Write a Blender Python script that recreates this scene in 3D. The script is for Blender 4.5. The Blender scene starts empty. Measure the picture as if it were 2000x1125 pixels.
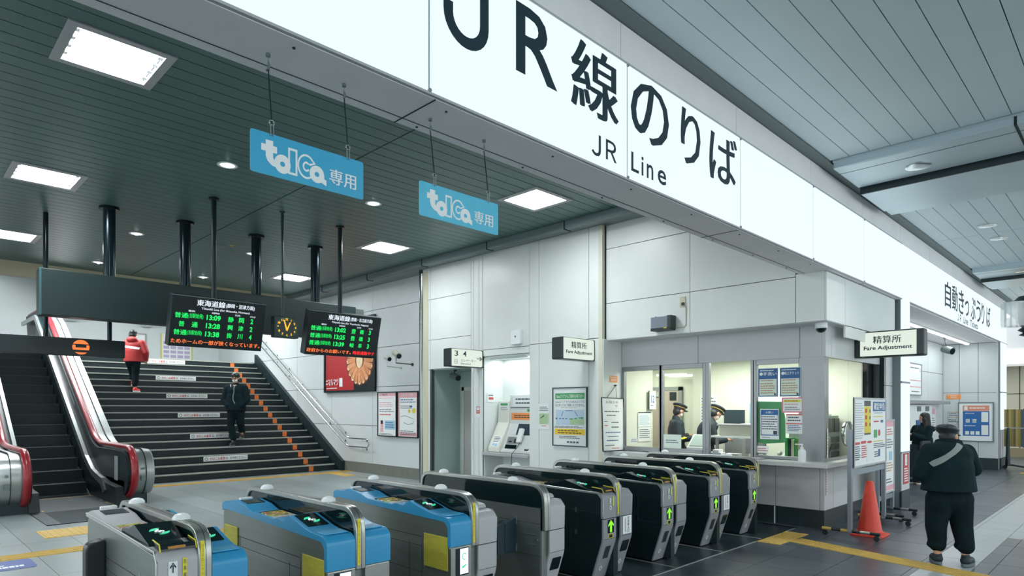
import bpy, bmesh, math, random
from mathutils import Matrix, Vector
random.seed(7)
SC = bpy.context.scene
COL = SC.collection
PI = math.pi

# ------------------------------------------------------------------ camera, world, light, exposure
cam_d = bpy.data.cameras.new('camera'); cam = bpy.data.objects.new('camera', cam_d); COL.objects.link(cam)
cam.location = (0, 0, 1.65); cam.rotation_euler = (PI/2, 0, -PI/4)
cam_d.sensor_width = 36; cam_d.lens = 22.5; cam_d.shift_y = 0.11675; cam_d.clip_start = 0.05; cam_d.clip_end = 200
SC.camera = cam
W = bpy.data.worlds.new('world'); SC.world = W; W.use_nodes = True
W.node_tree.nodes['Background'].inputs[0].default_value = (0.74, 0.83, 0.85, 1)
W.node_tree.nodes['Background'].inputs[1].default_value = 2.2
SC.view_settings.view_transform = 'Standard'; SC.view_settings.look = 'None'
SC.view_settings.exposure = 0.15; SC.view_settings.gamma = 1; SC.view_settings.use_curve_mapping = False
SC.cycles.use_denoising = True
SC.cycles.max_bounces = 8
LAMP_IN, LAMP_OUT, SIGN_E = 52.0, 70.0, 0.96

def area_lamp(name, loc, sx, sy, w, col=(0.93, 0.98, 1.0), rot=(0, 0, 0)):
    d = bpy.data.lights.new(name, 'AREA'); d.shape = 'RECTANGLE'; d.size = sx; d.size_y = sy; d.energy = w; d.color = col
    o = bpy.data.objects.new(name, d); o.location = loc; o.rotation_euler = rot; COL.objects.link(o); return o
# the outer concourse's own ceiling lamps, in the hall behind and beside the viewer
for i, (x, y) in enumerate(((1.5, -2.2), (6.0, -2.2), (10.5, -2.2), (15.5, -1.8), (20.5, -1.8))):
    area_lamp('concourse_lamp', (x, y, 4.45), 2.4, 0.5, LAMP_OUT)
# lamps in the upper hall beyond the stairs and the booth
area_lamp('upper_hall_lamp', (3.0, 19.0, 5.42), 3.0, 1.0, 330)
area_lamp('upper_hall_lamp', (6.8, 19.2, 5.42), 2.0, 0.6, 160)

# ------------------------------------------------------------------ materials
def lin(h):
    h = h.lstrip('#'); c = [int(h[i:i+2], 16)/255 for i in (0, 2, 4)]
    return tuple(x/12.92 if x <= 0.04045 else ((x+0.055)/1.055)**2.4 for x in c) + (1,)
MATS = {}
def mat(name, col='#808080', rough=0.5, metal=0.0, noise=0.0, scale=8.0, emit=None, es=1.0, bump=0.0, alpha=None, trans=0.0, stretch=None, spec=None, coat=0.0):
    if name in MATS: return MATS[name]
    m = bpy.data.materials.new(name); m.use_nodes = True; nt = m.node_tree; b = nt.nodes['Principled BSDF']
    c = lin(col); b.inputs['Base Color'].default_value = c
    b.inputs['Roughness'].default_value = rough; b.inputs['Metallic'].default_value = metal
    if spec is not None: b.inputs['Specular IOR Level'].default_value = spec
    if coat: b.inputs['Coat Weight'].default_value = coat; b.inputs['Coat Roughness'].default_value = 0.08
    if trans: b.inputs['Transmission Weight'].default_value = trans
    if alpha is not None: b.inputs['Alpha'].default_value = alpha
    if emit:
        b.inputs['Emission Color'].default_value = lin(emit); b.inputs['Emission Strength'].default_value = es
    if noise or bump:
        tc = nt.nodes.new('ShaderNodeTexCoord'); mp = nt.nodes.new('ShaderNodeMapping'); nz = nt.nodes.new('ShaderNodeTexNoise')
        nt.links.new(tc.outputs['Object'], mp.inputs[0]); nt.links.new(mp.outputs[0], nz.inputs['Vector'])
        nz.inputs['Scale'].default_value = scale; nz.inputs['Detail'].default_value = 6
        if stretch: mp.inputs['Scale'].default_value = stretch
        if noise:
            r = nt.nodes.new('ShaderNodeValToRGB'); nt.links.new(nz.outputs['Fac'], r.inputs[0])
            r.color_ramp.elements[0].position = 0.3; r.color_ramp.elements[1].position = 0.7
            r.color_ramp.elements[0].color = tuple(x*(1-noise) for x in c[:3]) + (1,)
            r.color_ramp.elements[1].color = tuple(min(1, x*(1+noise)) for x in c[:3]) + (1,)
            nt.links.new(r.outputs[0], b.inputs['Base Color'])
        if bump:
            bp = nt.nodes.new('ShaderNodeBump'); bp.inputs['Strength'].default_value = bump; bp.inputs['Distance'].default_value = 0.01
            nt.links.new(nz.outputs['Fac'], bp.inputs['Height']); nt.links.new(bp.outputs[0], b.inputs['Normal'])
    MATS[name] = m; return m
def mosaic(name, cols, scale=60):
    m = bpy.data.materials.new(name); m.use_nodes = True; nt = m.node_tree; b = nt.nodes['Principled BSDF']; b.inputs['Roughness'].default_value = 0.4
    tc = nt.nodes.new('ShaderNodeTexCoord'); v = nt.nodes.new('ShaderNodeTexVoronoi'); r = nt.nodes.new('ShaderNodeValToRGB'); r.color_ramp.interpolation = 'CONSTANT'
    v.inputs['Scale'].default_value = scale; sp = nt.nodes.new('ShaderNodeSeparateColor')
    nt.links.new(tc.outputs['Object'], v.inputs['Vector']); nt.links.new(v.outputs['Color'], sp.inputs[0]); nt.links.new(sp.outputs[0], r.inputs[0]); nt.links.new(r.outputs[0], b.inputs['Base Color'])
    e = r.color_ramp.elements; e[0].color = lin(cols[0]); e[1].position = 1/len(cols); e[1].color = lin(cols[1])
    for i in range(2, len(cols)): e.new(i/len(cols)).color = lin(cols[i])
    return m
def E(name, col, s=1.0): return mat(name, '#050505', 0.6, emit=col, es=s)

M_INCEIL = mat('inner ceiling plank', '#547370', 0.42, 0.1, noise=0.05, scale=1.5)
M_GAP = mat('dark joint', '#1b2b2e', 0.8)
M_OUTCEIL = mat('outer ceiling plank', '#cbd9df', 0.45, 0.15, noise=0.03, scale=1.2)
M_BEAMMETAL = mat('ceiling beam metal', '#c3d2d9', 0.32, 0.45, noise=0.03, scale=2)
M_BAND = mat('ceiling edge band', '#6e7b7c', 0.5, 0.2)
M_BEAM = mat('beam cladding', '#efedee', 0.55, noise=0.03, scale=3)
M_WALL = mat('wall panel', '#dde2df', 0.35, noise=0.025, scale=1.7, spec=0.5)
M_WALL2 = mat('left wall panel', '#ccd2d2', 0.4, noise=0.025, scale=1.7)
M_CREAM = mat('cream trim', '#c9c7ac', 0.5)
M_BASE = mat('baseboard', '#6f736b', 0.5, noise=0.08)
M_BOOTH = mat('booth cladding', '#c6c9cb', 0.4, noise=0.04, scale=1.3)
M_DKBASE = mat('dark plinth', '#2b383b', 0.35, noise=0.1)
M_STEEL = mat('brushed steel', '#a7aaa6', 0.3, 0.9, noise=0.05, scale=6, stretch=(1, 0.15, 6))
M_CHROME = mat('chrome', '#d5d9da', 0.12, 1.0)
M_DKSTEEL = mat('dark steel side', '#7f8884', 0.3, 0.6, noise=0.08, scale=4, stretch=(1, 0.2, 3))
M_BLKSTEEL = mat('black steel side', '#24383b', 0.3, 0.5, noise=0.1, scale=5)
M_WINFRAME = mat('window frame', '#8d9093', 0.35, 0.7, noise=0.03, scale=5)
M_GRAYPL = mat('gray plastic', '#8b8f93', 0.5, noise=0.03)
M_LTPL = mat('light gray plastic', '#b1b3b5', 0.45)
M_BLUE = mat('blue gate cover', '#2f93c4', 0.32, noise=0.04, scale=3)
M_BLACK = mat('black', '#0f2124', 0.4)
M_GLOSSBLK = mat('gloss black', '#0b1d21', 0.12)
M_WHITE = mat('white', '#e8ecec', 0.5)
M_PAPER = mat('paper', '#e4e8e6', 0.7)
M_RED = mat('red', '#c03232', 0.5)
M_ORANGE = mat('orange', '#e07b3a', 0.5)
M_YELLOW = mat('yellow', '#d8c840', 0.5)
M_YPAD = mat('yellow pad', '#b4ae3c', 0.6, noise=0.12, scale=14, stretch=(1, 1, 4))
M_TACT = mat('tactile yellow', '#c9a855', 0.6, noise=0.08)
M_GREEN = mat('green', '#3f9c5c', 0.5)
M_PINK = mat('pink', '#e2a9b4', 0.6)
M_NAVY = mat('poster blue', '#2c5f93', 0.5)
M_LBLUE = mat('pale blue', '#9cc3d8', 0.6)
M_TEXT = mat('sign ink', '#16303c', 0.35)
M_TXT2 = mat('small print', '#56636a', 0.7)
M_TXTR = mat('red print', '#c85a58', 0.7)
M_GLASS = mat('window glass', '#0c1614', 0.02, alpha=0.10)
M_SMOKE = mat('smoked glass', '#0a1f22', 0.06, alpha=0.93)
M_LIT = E('backlit sign face', '#e9fbff', SIGN_E)
M_LITBOX = E('lit box face', '#e6f2e4', 0.85)
M_PANEL = E('ceiling lamp', '#f6fbff', LAMP_IN)
M_DOWN = E('downlight lamp', '#f6fcff', 12.0)
M_LEDG = E('LED green', '#18e060', 1.3)
M_LEDO = E('LED orange', '#ff7a3c', 1.2)
M_LEDR = E('LED red', '#ff3030', 1.2)
M_LEDW = E('LED white', '#e8f4ff', 1.0)
M_LEDY = E('LED yellow', '#ffc030', 1.1)
M_ICG = E('reader green', '#30d8a0', 0.9)
M_ICW = E('reader white', '#e8ffff', 1.0)
M_ARROW = E('arrow green', '#8cff30', 1.1)
M_DISP = E('display white', '#eef0ff', 1.3)
M_RUBBER = mat('red handrail', '#8f222b', 0.28, noise=0.03)
M_STAIR = mat('dark stair stone', '#102225', 0.5, noise=0.12, scale=6)
M_NOSE = mat('stair nosing', '#9da49c', 0.55, noise=0.1, scale=20)
M_TILE = [mat('outer tile %s' % k, c, 0.3, noise=0.1, scale=2.5) for k, c in zip('abcd', ('#475057', '#4f585f', '#434c53', '#4b545b'))]
M_WTILE = mat('pale tile', '#a3abad', 0.35, noise=0.05, scale=3)
M_ITILE = [mat('inner tile %s' % k, c, 0.28, noise=0.06, scale=3) for k, c in zip('abc', ('#8e9998', '#959f9f', '#889393'))]
M_SKIN = mat('skin', '#c99a80', 0.55)
M_HAIR = mat('hair', '#151c1f', 0.5, noise=0.2, scale=30)
M_COAT = mat('black coat', '#0f2226', 0.85, noise=0.2, scale=9, bump=0.3, spec=0.15)
M_TROUS = mat('black trousers', '#0d1e22', 0.85, noise=0.2, scale=8, bump=0.3, spec=0.15)
M_MASK = mat('white mask', '#e3e7e6', 0.7)

# ------------------------------------------------------------------ mesh helpers
class MB:
    def __init__(s): s.v = []; s.f = []; s.M = None
    def add(s, vs, fs):
        b = len(s.v)
        if s.M is not None: vs = [tuple(s.M @ Vector(p)) for p in vs]
        s.v += [tuple(p) for p in vs]; s.f += [tuple(i+b for i in f) for f in fs]; return s
    def box(s, x0, y0, z0, x1, y1, z1):
        return s.add([(x0,y0,z0),(x1,y0,z0),(x1,y1,z0),(x0,y1,z0),(x0,y0,z1),(x1,y0,z1),(x1,y1,z1),(x0,y1,z1)],
                     [(3,2,1,0),(4,5,6,7),(0,1,5,4),(1,2,6,5),(2,3,7,6),(3,0,4,7)])
    def prism(s, pts, a, b, ax='x'):
        n = len(pts)
        f = {'x': lambda p, d: (d, p[0], p[1]), 'y': lambda p, d: (p[0], d, p[1]), 'z': lambda p, d: (p[0], p[1], d)}[ax]
        return s.add([f(p, a) for p in pts] + [f(p, b) for p in pts],
                     [tuple(range(n-1, -1, -1)), tuple(range(n, 2*n))] + [(i, (i+1) % n, n+(i+1) % n, n+i) for i in range(n)])
    def lathe(s, prof, c=(0,0,0), n=20, ax='z'):
        vs = []; k = len(prof)
        for j in range(n):
            a = 2*PI*j/n; ca, sa = math.cos(a), math.sin(a)
            for r, h in prof:
                p = {'z': (r*ca, r*sa, h), 'y': (r*ca, h, r*sa), 'x': (h, r*ca, r*sa)}[ax]
                vs.append((p[0]+c[0], p[1]+c[1], p[2]+c[2]))
        fs = [(j*k+i, ((j+1) % n)*k+i, ((j+1) % n)*k+i+1, j*k+i+1) for j in range(n) for i in range(k-1)]
        if prof[0][0] > 1e-6: fs.append(tuple(j*k for j in range(n)))
        if prof[-1][0] > 1e-6: fs.append(tuple(j*k+k-1 for j in range(n)))
        return s.add(vs, fs)
    def tube(s, path, r, n=8, closed=False, rr=None):
        P = [Vector(p) for p in path]; m = len(P); vs = []; up = None
        for i, p in enumerate(P):
            a = P[i-1] if (i > 0 or closed) else p; b = P[(i+1) % m] if (i < m-1 or closed) else p
            t = (b-a).normalized()
            if up is None:
                up = Vector((0, 0, 1)) if abs(t.z) < 0.9 else Vector((1, 0, 0))
            u = (up - t*up.dot(t)).normalized(); w = t.cross(u); up = u
            R = r[i] if isinstance(r, (list, tuple)) else r; Q = rr if rr else R
            for j in range(n):
                q = p + u*(R*math.cos(2*PI*j/n)) + w*(Q*math.sin(2*PI*j/n)); vs.append(tuple(q))
        fs = [(i*n+j, i*n+(j+1) % n, ((i+1) % m)*n+(j+1) % n, ((i+1) % m)*n+j) for i in range(m if closed else m-1) for j in range(n)]
        if not closed: fs += [tuple(range(n-1, -1, -1)), tuple((m-1)*n+j for j in range(n))]
        return s.add(vs, fs)
    def ell(s, c, r, n=14, k=9, rot=None):
        vs = []; R = rot.to_matrix() if rot else None
        for i in range(1, k):
            th = PI*i/k
            for j in range(n):
                a = 2*PI*j/n; p = Vector((r[0]*math.sin(th)*math.cos(a), r[1]*math.sin(th)*math.sin(a), r[2]*math.cos(th)))
                if R: p = R @ p
                vs.append(tuple(p+Vector(c)))
        t = Vector((0, 0, r[2])); 
        if R: t = R @ t
        vs += [tuple(Vector(c)+t), tuple(Vector(c)-t)]; L = (k-1)*n
        fs = [(i*n+j, (i+1)*n+j, (i+1)*n+(j+1) % n, i*n+(j+1) % n) for i in range(k-2) for j in range(n)]
        fs += [(L, j, (j+1) % n) for j in range(n)] + [(L+1, (k-2)*n+(j+1) % n, (k-2)*n+j) for j in range(n)]
        return s.add(vs, fs)
    def quad(s, *p): return s.add(p, [tuple(range(len(p)))])
ORG = {}
CACHE = {}
def org(o):
    return ORG.get(o.name, Vector((0, 0, 0))) if o else Vector((0, 0, 0))
def obj(name, mb, m, parent=None, base=None, smooth=False, bev=0.0, kind=None, label=None, key=None, seg=2):
    """one mesh object; vertices are given in the space of the thing's root, or in world space when the parent chain is unrotated"""
    o0 = Vector(base) if base is not None else (org(parent) if parent else Vector((0, 0, 0)))
    if key and key in CACHE: me = CACHE[key]
    else:
        me = bpy.data.meshes.new(name)
        me.from_pydata([tuple(Vector(p)-o0) for p in mb.v], [], mb.f)
        bm = bmesh.new(); bm.from_mesh(me); bmesh.ops.recalc_face_normals(bm, faces=bm.faces[:]); bm.to_mesh(me); bm.free()
        if smooth:
            me.polygons.foreach_set('use_smooth', [True]*len(me.polygons)); me.set_sharp_from_angle(angle=math.radians(40))
        me.materials.append(m)
        if key: CACHE[key] = me
    o = bpy.data.objects.new(name, me); COL.objects.link(o)
    if parent: o.parent = parent
    elif base is not None: o.location = base
    ORG[o.name] = o0
    if bev:
        b = o.modifiers.new('bevel', 'BEVEL'); b.width = bev; b.segments = seg; b.limit_method = 'ANGLE'
    if kind: o['kind'] = kind
    if label: o['label'] = label
    return o
def tag(o, label, cat, group=None):
    o['label'] = label; o['category'] = cat
    if group: o['group'] = group
    return o
def thing(name, label, cat, loc=(0, 0, 0), group=None, rz=0, local=False):
    o = bpy.data.objects.new(name, None); COL.objects.link(o); o.location = loc; o.rotation_euler = (0, 0, rz); o.empty_display_size = 0.1
    ORG[o.name] = Vector((0, 0, 0)) if local else Vector(loc)
    return tag(o, label, cat, group)
def box(name, x0, y0, z0, x1, y1, z1, m, parent=None, **k):
    return obj(name, MB().box(x0, y0, z0, x1, y1, z1), m, parent, **k)
def rnd(pts, r, n=4):
    """round the corners of a 2-D polygon; r is one radius or one for each corner"""
    out = []; k = len(pts)
    for i, p in enumerate(pts):
        R = r[i] if isinstance(r, (list, tuple)) else r
        p = Vector(p); a = Vector(pts[i-1])-p; b = Vector(pts[(i+1) % k])-p
        if R <= 0: out.append(tuple(p)); continue
        d = min(R, a.length*0.49, b.length*0.49); A = p+a.normalized()*d; B = p+b.normalized()*d
        for j in range(n+1):
            t = j/n; out.append(tuple(A*(1-t)**2 + p*(2*t*(1-t)) + B*t*t))
    return out
class Fr:
    """a flat sheet's frame: origin, right, up; normal points out of the sheet"""
    def __init__(s, o, r, u): s.o = Vector(o); s.r = Vector(r).normalized(); s.u = Vector(u).normalized(); s.n = s.r.cross(s.u)
    def p(s, x, y, d=0): return s.o + s.r*x + s.u*y + s.n*d
    def rect(s, mb, x0, y0, x1, y1, d0=0, d1=0.003):
        return mb.add([s.p(x0,y0,d0),s.p(x1,y0,d0),s.p(x1,y1,d0),s.p(x0,y1,d0),s.p(x0,y0,d1),s.p(x1,y0,d1),s.p(x1,y1,d1),s.p(x0,y1,d1)],
                      [(3,2,1,0),(4,5,6,7),(0,1,5,4),(1,2,6,5),(2,3,7,6),(3,0,4,7)])
    def poly(s, mb, pts, d0=0, d1=0.003):
        n = len(pts)
        return mb.add([s.p(x, y, d0) for x, y in pts]+[s.p(x, y, d1) for x, y in pts],
                      [tuple(range(n-1, -1, -1)), tuple(range(n, 2*n))]+[(i, (i+1) % n, n+(i+1) % n, n+i) for i in range(n)])
    def ring(s, mb, cx, cy, rx, ry, ix, iy, a0=0, a1=2*PI, n=28, d=0.003):
        for j in range(n):
            A, B = a0+(a1-a0)*j/n, a0+(a1-a0)*(j+1)/n
            s.poly(mb, [(cx+ix*math.cos(A), cy+iy*math.sin(A)), (cx+rx*math.cos(A), cy+ry*math.sin(A)), (cx+rx*math.cos(B), cy+ry*math.sin(B)), (cx+ix*math.cos(B), cy+iy*math.sin(B))], d*0.5, d)
        return mb
RX = lambda x, y, z: Fr((x, y, z), (1, 0, 0), (0, 0, 1))      # a sheet facing -Y
RY = lambda x, y, z: Fr((x, y, z), (0, -1, 0), (0, 0, 1))     # a sheet facing -X
FC = {}
def glyphs(s, bold=0.0):
    k = (s, bold)
    if k in FC: return FC[k]
    c = bpy.data.curves.new('t', 'FONT'); c.body = s; c.offset = bold; c.resolution_u = 3; c.fill_mode = 'FRONT'
    o = bpy.data.objects.new('t', c); me = bpy.data.meshes.new_from_object(o)
    vs = [(v.co.x, v.co.y) for v in me.vertices]; fs = [tuple(p.vertices) for p in me.polygons]
    bpy.data.objects.remove(o); bpy.data.curves.remove(c); bpy.data.meshes.remove(me)
    xs = [v[0] for v in vs] or [0]; ys = [v[1] for v in vs] or [0]
    FC[k] = (vs, fs, min(xs), max(xs), min(ys), max(ys)); return FC[k]
def text(mb, fr, s, x0, y0, x1, y1, d=0.004, bold=0.0, keep=False):
    """lettering fitted into the rectangle x0..x1, y0..y1 of the sheet"""
    cjk = any(ord(ch) > 0x2fff and ord(ch) < 0xff00 for ch in s)
    vs, fs, a, b, c, e = glyphs(s, 0.0 if cjk else bold)
    if not vs: return mb
    sx = (x1-x0)/max(b-a, 1e-6); sy = (y1-y0)/max(e-c, 1e-6)
    if keep:
        k = min(sx, sy); x0 += ((x1-x0)-k*(b-a))/2; y0 += ((y1-y0)-k*(e-c))/2; sx = sy = k
    n = len(s); sh = [0.0] if not (cjk and bold > 0) else [-1, -.33, .33, 1]
    for q, h in enumerate(sh):
        o = h*min(bold, .03)*.9*sx; o2 = (0, .5, -.5, 0)[q % 4]*abs(o) if len(sh) > 1 else 0
        mb.add([fr.p(x0+(v[0]-a)*sx+o, y0+(v[1]-c)*sy+o2, d+q*1e-4) for v in vs], fs)
    return mb
def lines(mb, fr, x0, y0, x1, y1, n, th=0.35, d=0.002, dash=True):
    """rows of print too small to read"""
    h = (y1-y0)/n
    for i in range(n):
        y = y1-(i+0.5)*h; x = x0; e = x0+(x1-x0)*(1 if i % 3 else 0.85)
        while x < e:
            w = (x1-x0)*random.uniform(0.08, 0.2) if dash else e-x
            fr.rect(mb, x, y-h*th/2, min(x+w, e), y+h*th/2, 0.001, d); x += w+(x1-x0)*0.025
    return mb
# ------------------------------------------------------------------ the setting
S = 'structure'
def proj(x, y, z):
    D = (x+y)*0.70711; L = (x-y)*0.70711
    return (1000+1250*L/D, 796-1250*(z-1.65)/D) if D > 0.3 else (-9999, -9999)
def seen(x, y, z, mrg=60):
    u, v = proj(x, y, z); return -mrg < u < 2000+mrg and -mrg < v < 1125+mrg

# floor: slab and tiles
floor = box('floor', -14, -8, -0.12, 32, 34, -0.012, M_GAP, kind=S)
PLATE_Y0, PLATE_Y1, PLATE_X1 = 3.45, 5.62, 8.93
far = [MB() for _ in range(6)]
g = 0.0025; n_t = 0
for j in range(-9, 7):
    y0 = 1.745+0.6*j; y1 = y0+0.6
    if y0 > 3.4: continue
    y1 = min(y1, PLATE_Y0)
    sh = 0.3 if j % 2 else 0.0
    for i in range(-26, 42):
        x0 = 6.57+0.6*i+sh*0; x1 = x0+0.6
        if x0 > 31: continue
        white = (y0 < 1.3 and x0 > 9.9)
        cut = []
        if 1.1 < y0 < 1.3 and False: pass
        mt = M_WTILE if white else M_TILE[(i*7+j*3) % 4]
        vis = any(seen(a, b, 0, 20) for a in (x0, x1) for b in (y0, y1))
        # the narrow pale strip runs along the hall between y 1.29 and 1.69
        for (a, b, mm) in ((y0, y1, mt),) if (y1 <= 1.29 or y0 >= 1.69) else ((y0, min(y1, 1.29), mt), (max(y0, 1.29), min(y1, 1.69), M_WTILE), (1.69, y1, mt)):
            if b-a < 0.01: continue
            if vis and n_t < 280:
                n_t += 1
                mb = MB().box(x0+g, a+g, -0.012, x1-g, b-g, random.uniform(-0.0006, 0.0006)); obj('tile', mb, mm, floor)
            else:
                k = 4 if mm is M_WTILE else M_TILE.index(mm); far[k].box(x0+g, a+g, -0.012, x1-g, b-g, 0)
for i in range(14):
    obj('tile', MB().box(12.27+0.62*i+g, 3.45+g, -0.012, 12.27+0.62*(i+1)-g, 4.1, 0), M_TILE[i % 4], floor)
# the ticket hall beyond the gate line to the right
for k, mb in enumerate(far[:5]):
    if mb.v: obj('far_tile', mb, (M_TILE+[M_WTILE])[k], floor, kind='stuff')
# inner floor
n_t = 0; inn = [MB() for _ in range(3)]
for i in range(-16, 20):
    x0 = 1.3+0.5*i; x1 = x0+0.5
    if x1 > 9.0: continue
    for j in range(0, 10):
        y0 = PLATE_Y1+1.0*j; y1 = min(y0+1.0, 15.3)
        k = (i*5+j*3) % 3
        if x0 > 1.0 and seen(x0, y1, 0, 0) and n_t < 150:
            n_t += 1; obj('tile', MB().box(x0+g, y0+g, -0.012, x1-g, y1-g, random.uniform(-0.0005, 0.0005)), M_ITILE[k], floor)
        else: inn[k].box(x0+g, y0+g, -0.012, x1-g, y1-g, 0)
for k, mb in enumerate(inn): obj('far_tile', mb, M_ITILE[k], floor, kind='stuff')
box('gate_plinth', -6, PLATE_Y0, -0.012, PLATE_X1, PLATE_Y1, 0.004, M_DKBASE, floor, label='dark base plate under the ticket gates')
pl = MB()
for x in [0.75+1.02*k for k in range(8)]:
    pl.box(x-0.01, PLATE_Y0+0.02, 0.004, x+0.01, PLATE_Y1-0.05, 0.0055)
pl.box(-6, PLATE_Y0-0.008, -0.01, PLATE_X1, PLATE_Y0+0.004, 0.006)
obj('plate_seam', pl, mat('plate seam', '#8f9794', 0.5), floor)

# tactile paving
def dot_tile(x, y, w=0.3, d=0.3):
    t = MB().box(x+0.002, y+0.002, 0, x+w-0.002, y+d-0.002, 0.006)
    for a in range(5):
        for b in range(5):
            cx, cy = x+w*(a+0.5)/5, y+d*(b+0.5)/5
            t.lathe([(0.013, 0.006), (0.008, 0.0105), (0, 0.0105)], (cx, cy, 0), 6)
    return obj('tactile_tile', t, M_TACT, floor, label='yellow dotted tactile tile')
def bar_tile(c, ang, L=0.3):
    t = MB(); t.M = Matrix.Translation(c) @ Matrix.Rotation(ang, 4, 'Z')
    t.box(-L/2+0.002, -0.148, 0, L/2-0.002, 0.148, 0.005)
    for a in range(4):
        y = -0.11+0.0735*a; t.box(-L/2+0.012, y-0.012, 0.005, L/2-0.012, y+0.012, 0.0105)
    return obj('tactile_tile', t, M_TACT, floor, label='yellow barred tactile tile')
for k in range(3): dot_tile(7.7+0.3*k, 3.155)
dx, dy = -0.255, -0.967
for k in range(8):
    q = 0.14+0.3*k; bar_tile((8.13+dx*q, 3.14+dy*q, 0), math.atan2(dy, dx))
for k in range(3): bar_tile((20.4+0.0*k, 2.2-0.3*k, 0), PI/2)
fa = MB()
for k in range(50): fa.box(-1.0, 0, 0, 0, 0, 0) if False else None
for k in range(3): bar_tile((0.85+0.3*k, 8.86, 0), 0)
bar_tile((1.75, 8.86, 0), 0); bar_tile((3.3, 8.8, 0), 0); bar_tile((3.0, 8.8, 0), 0)
def warn_strip(x0, x1, y0, y1, nm='yellow ribbed warning strip'):
    t = MB().box(x0, y0, 0, x1, y1, 0.005); n = int((x1-x0)/0.075)
    for k in range(n):
        x = x0+(k+0.5)*(x1-x0)/n; t.box(x-0.013, y0+0.02, 0.005, x+0.013, y1-0.02, 0.010)
    obj('tactile_tile', t, M_TACT, floor, label=nm)
for x in (0.2, 0.5, 0.8): warn_strip(x, x+0.3, 9.83, 10.42)
for x in (1.54, 1.84, 2.14, 2.44): warn_strip(x, x+0.3, 9.83, 10.48)
for k in range(18): bar_tile((3.6+0.3*k, 14.72, 0), 0)
for k in range(3): bar_tile((8.2, 14.4-0.3*k, 0), PI/2)
bl = MB(); f = Fr((0.55, 8.18, 0.002), (1, 0.0, 0), (0, 1, 0)); f.poly(bl, rnd([(0, 0), (0.67, 0), (0.67, 0.5), (0, 0.5)], 0.07), 0, 0.0015)
mk = obj('floor_mark', bl, mat('blue floor mark', '#2f4f9a', 0.4), floor, label='blue floor sticker with a white arrow')
t = MB(); text(t, f, '←', 0.1, 0.1, 0.42, 0.4, 0.003); lines(t, f, 0.3, 0.1, 0.62, 0.2, 1, 0.8, 0.003); obj('print', t, M_WHITE, mk)

# ceilings
zc = 4.75
ceil = box('ceiling', -8, 3.28, zc+0.03, 9.4, 17.0, zc+0.2, M_GAP, kind=S)
lamps = [(1.51, 6.5), (1.65, 10.5), (1.76, 14.5), (6.99, 6.5), (7.03, 10.5), (7.1, 14.5), (-3.9, 6.5), (-3.9, 10.5), (-3.9, 14.5)]
k = 0; y = 3.30
while y < 17.0:
    for (x0, x1) in ((-8, 4.27), (4.29, 8.45)):
        holes = sorted((c[0]-0.395, c[0]+0.395) for c in lamps if c[1]-0.36 < y+0.19 and c[1]+0.36 > y and x0 < c[0] < x1)
        mb = MB(); a = x0
        for h0, h1 in holes: mb.box(a, y+0.004, zc, h0, y+0.193, zc+0.04); a = h1
        mb.box(a, y+0.004, zc, x1, y+0.193, zc+0.04)
        obj('plank', mb, M_INCEIL, ceil)
    y += 0.2
# duct-like rail along the wall
t = box('trim_1', 8.14, 3.28, 4.62, 8.3, 17.0, 4.76, M_BAND, kind=S, bev=0.02)
box('trim_2', 8.31, 3.28, 4.66, 8.8, 17.0, 4.75, mat('rail grey', '#7c8a8b', 0.4, 0.2), kind=S)
for yy in (5.0, 6.9, 8.8, 10.8, 12.9, 15.0): box('rail_joint', 8.13, yy, 4.61, 8.305, yy+0.02, 4.765, M_GAP, t)
box('trim_3', -8, 17.0, 4.46, 9.4, 17.2, 4.9, mat('beige fascia', '#b9b295', 0.5), kind=S)

# outer ceiling
zo = 4.6
oc = box('ceiling_outer', -10, -7, zo+0.04, 32, 2.86, zo+0.25, M_GAP, kind=S)
beams = [(8.12, 10.55), (16.5, 19.0), (0.0-0.4, 2.03)]
segs = [(-10, -0.42), (2.05, 8.1), (10.57, 13.38), (13.395, 16.48), (19.02, 31)]
for j in range(0, 42):
    y1 = 2.72-0.216*j; y0 = y1-0.208
    for a, b in segs:
        if j > 25 and a > 12: continue
        obj('plank', MB().box(a, y0, zo, b, y1, zo+0.05), M_OUTCEIL, oc, smooth=False)
box('trim_4', -10, 2.725, zo-0.02, 32, 2.86, zo+0.05, M_BAND, kind=S)
def ceil_beam(x0, label):
    """stepped transverse ceiling beam with two lowered soffits"""
    b = box('ceiling_beam', x0, -7, zo-0.10, x0+0.92, 2.70, zo+0.05, M_BEAMMETAL, bev=0.012, kind=S)
    box('upper_lip', x0-0.02, -7, zo-0.02, x0+0.03, 2.70, zo+0.05, M_BEAMMETAL, b)
    box('soffit_joint', x0+0.22, -7, zo-0.102, x0+0.226, 2.70, zo-0.099, M_GAP, b)
    box('shadow_gap', x0+0.92, -7, zo-0.02, x0+1.05, 2.70, zo+0.05, M_GAP, b)
    box('soffit_shade', x0+1.0, -7, zo-0.165, x0+1.022, 2.70, zo-0.02, M_DKBASE, b)  # shade on the lower soffit's front face, painted as a dark strip
    box('beam_joint', x0-0.003, 0.96, zo-0.104, x0+0.925, 0.985, zo, M_GAP, b)
    box('lower_soffit', x0+1.02, -7, zo-0.16, x0+2.05, 2.70, zo+0.05, M_BEAMMETAL, b, bev=0.01)
    box('soffit_joint', x0+2.05, -7, zo-0.14, x0+2.056, 2.70, zo+0.05, M_GAP, b)
    box('rear_lip', x0+2.056, -7, zo-0.13, x0+2.42, 2.70, zo+0.05, M_BEAMMETAL, b)
    return b
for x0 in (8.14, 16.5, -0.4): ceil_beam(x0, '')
box('trim_5', 10.56, 0.3, zo-0.06, 10.58, 0.32, zo, M_BAND, kind=S)

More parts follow.
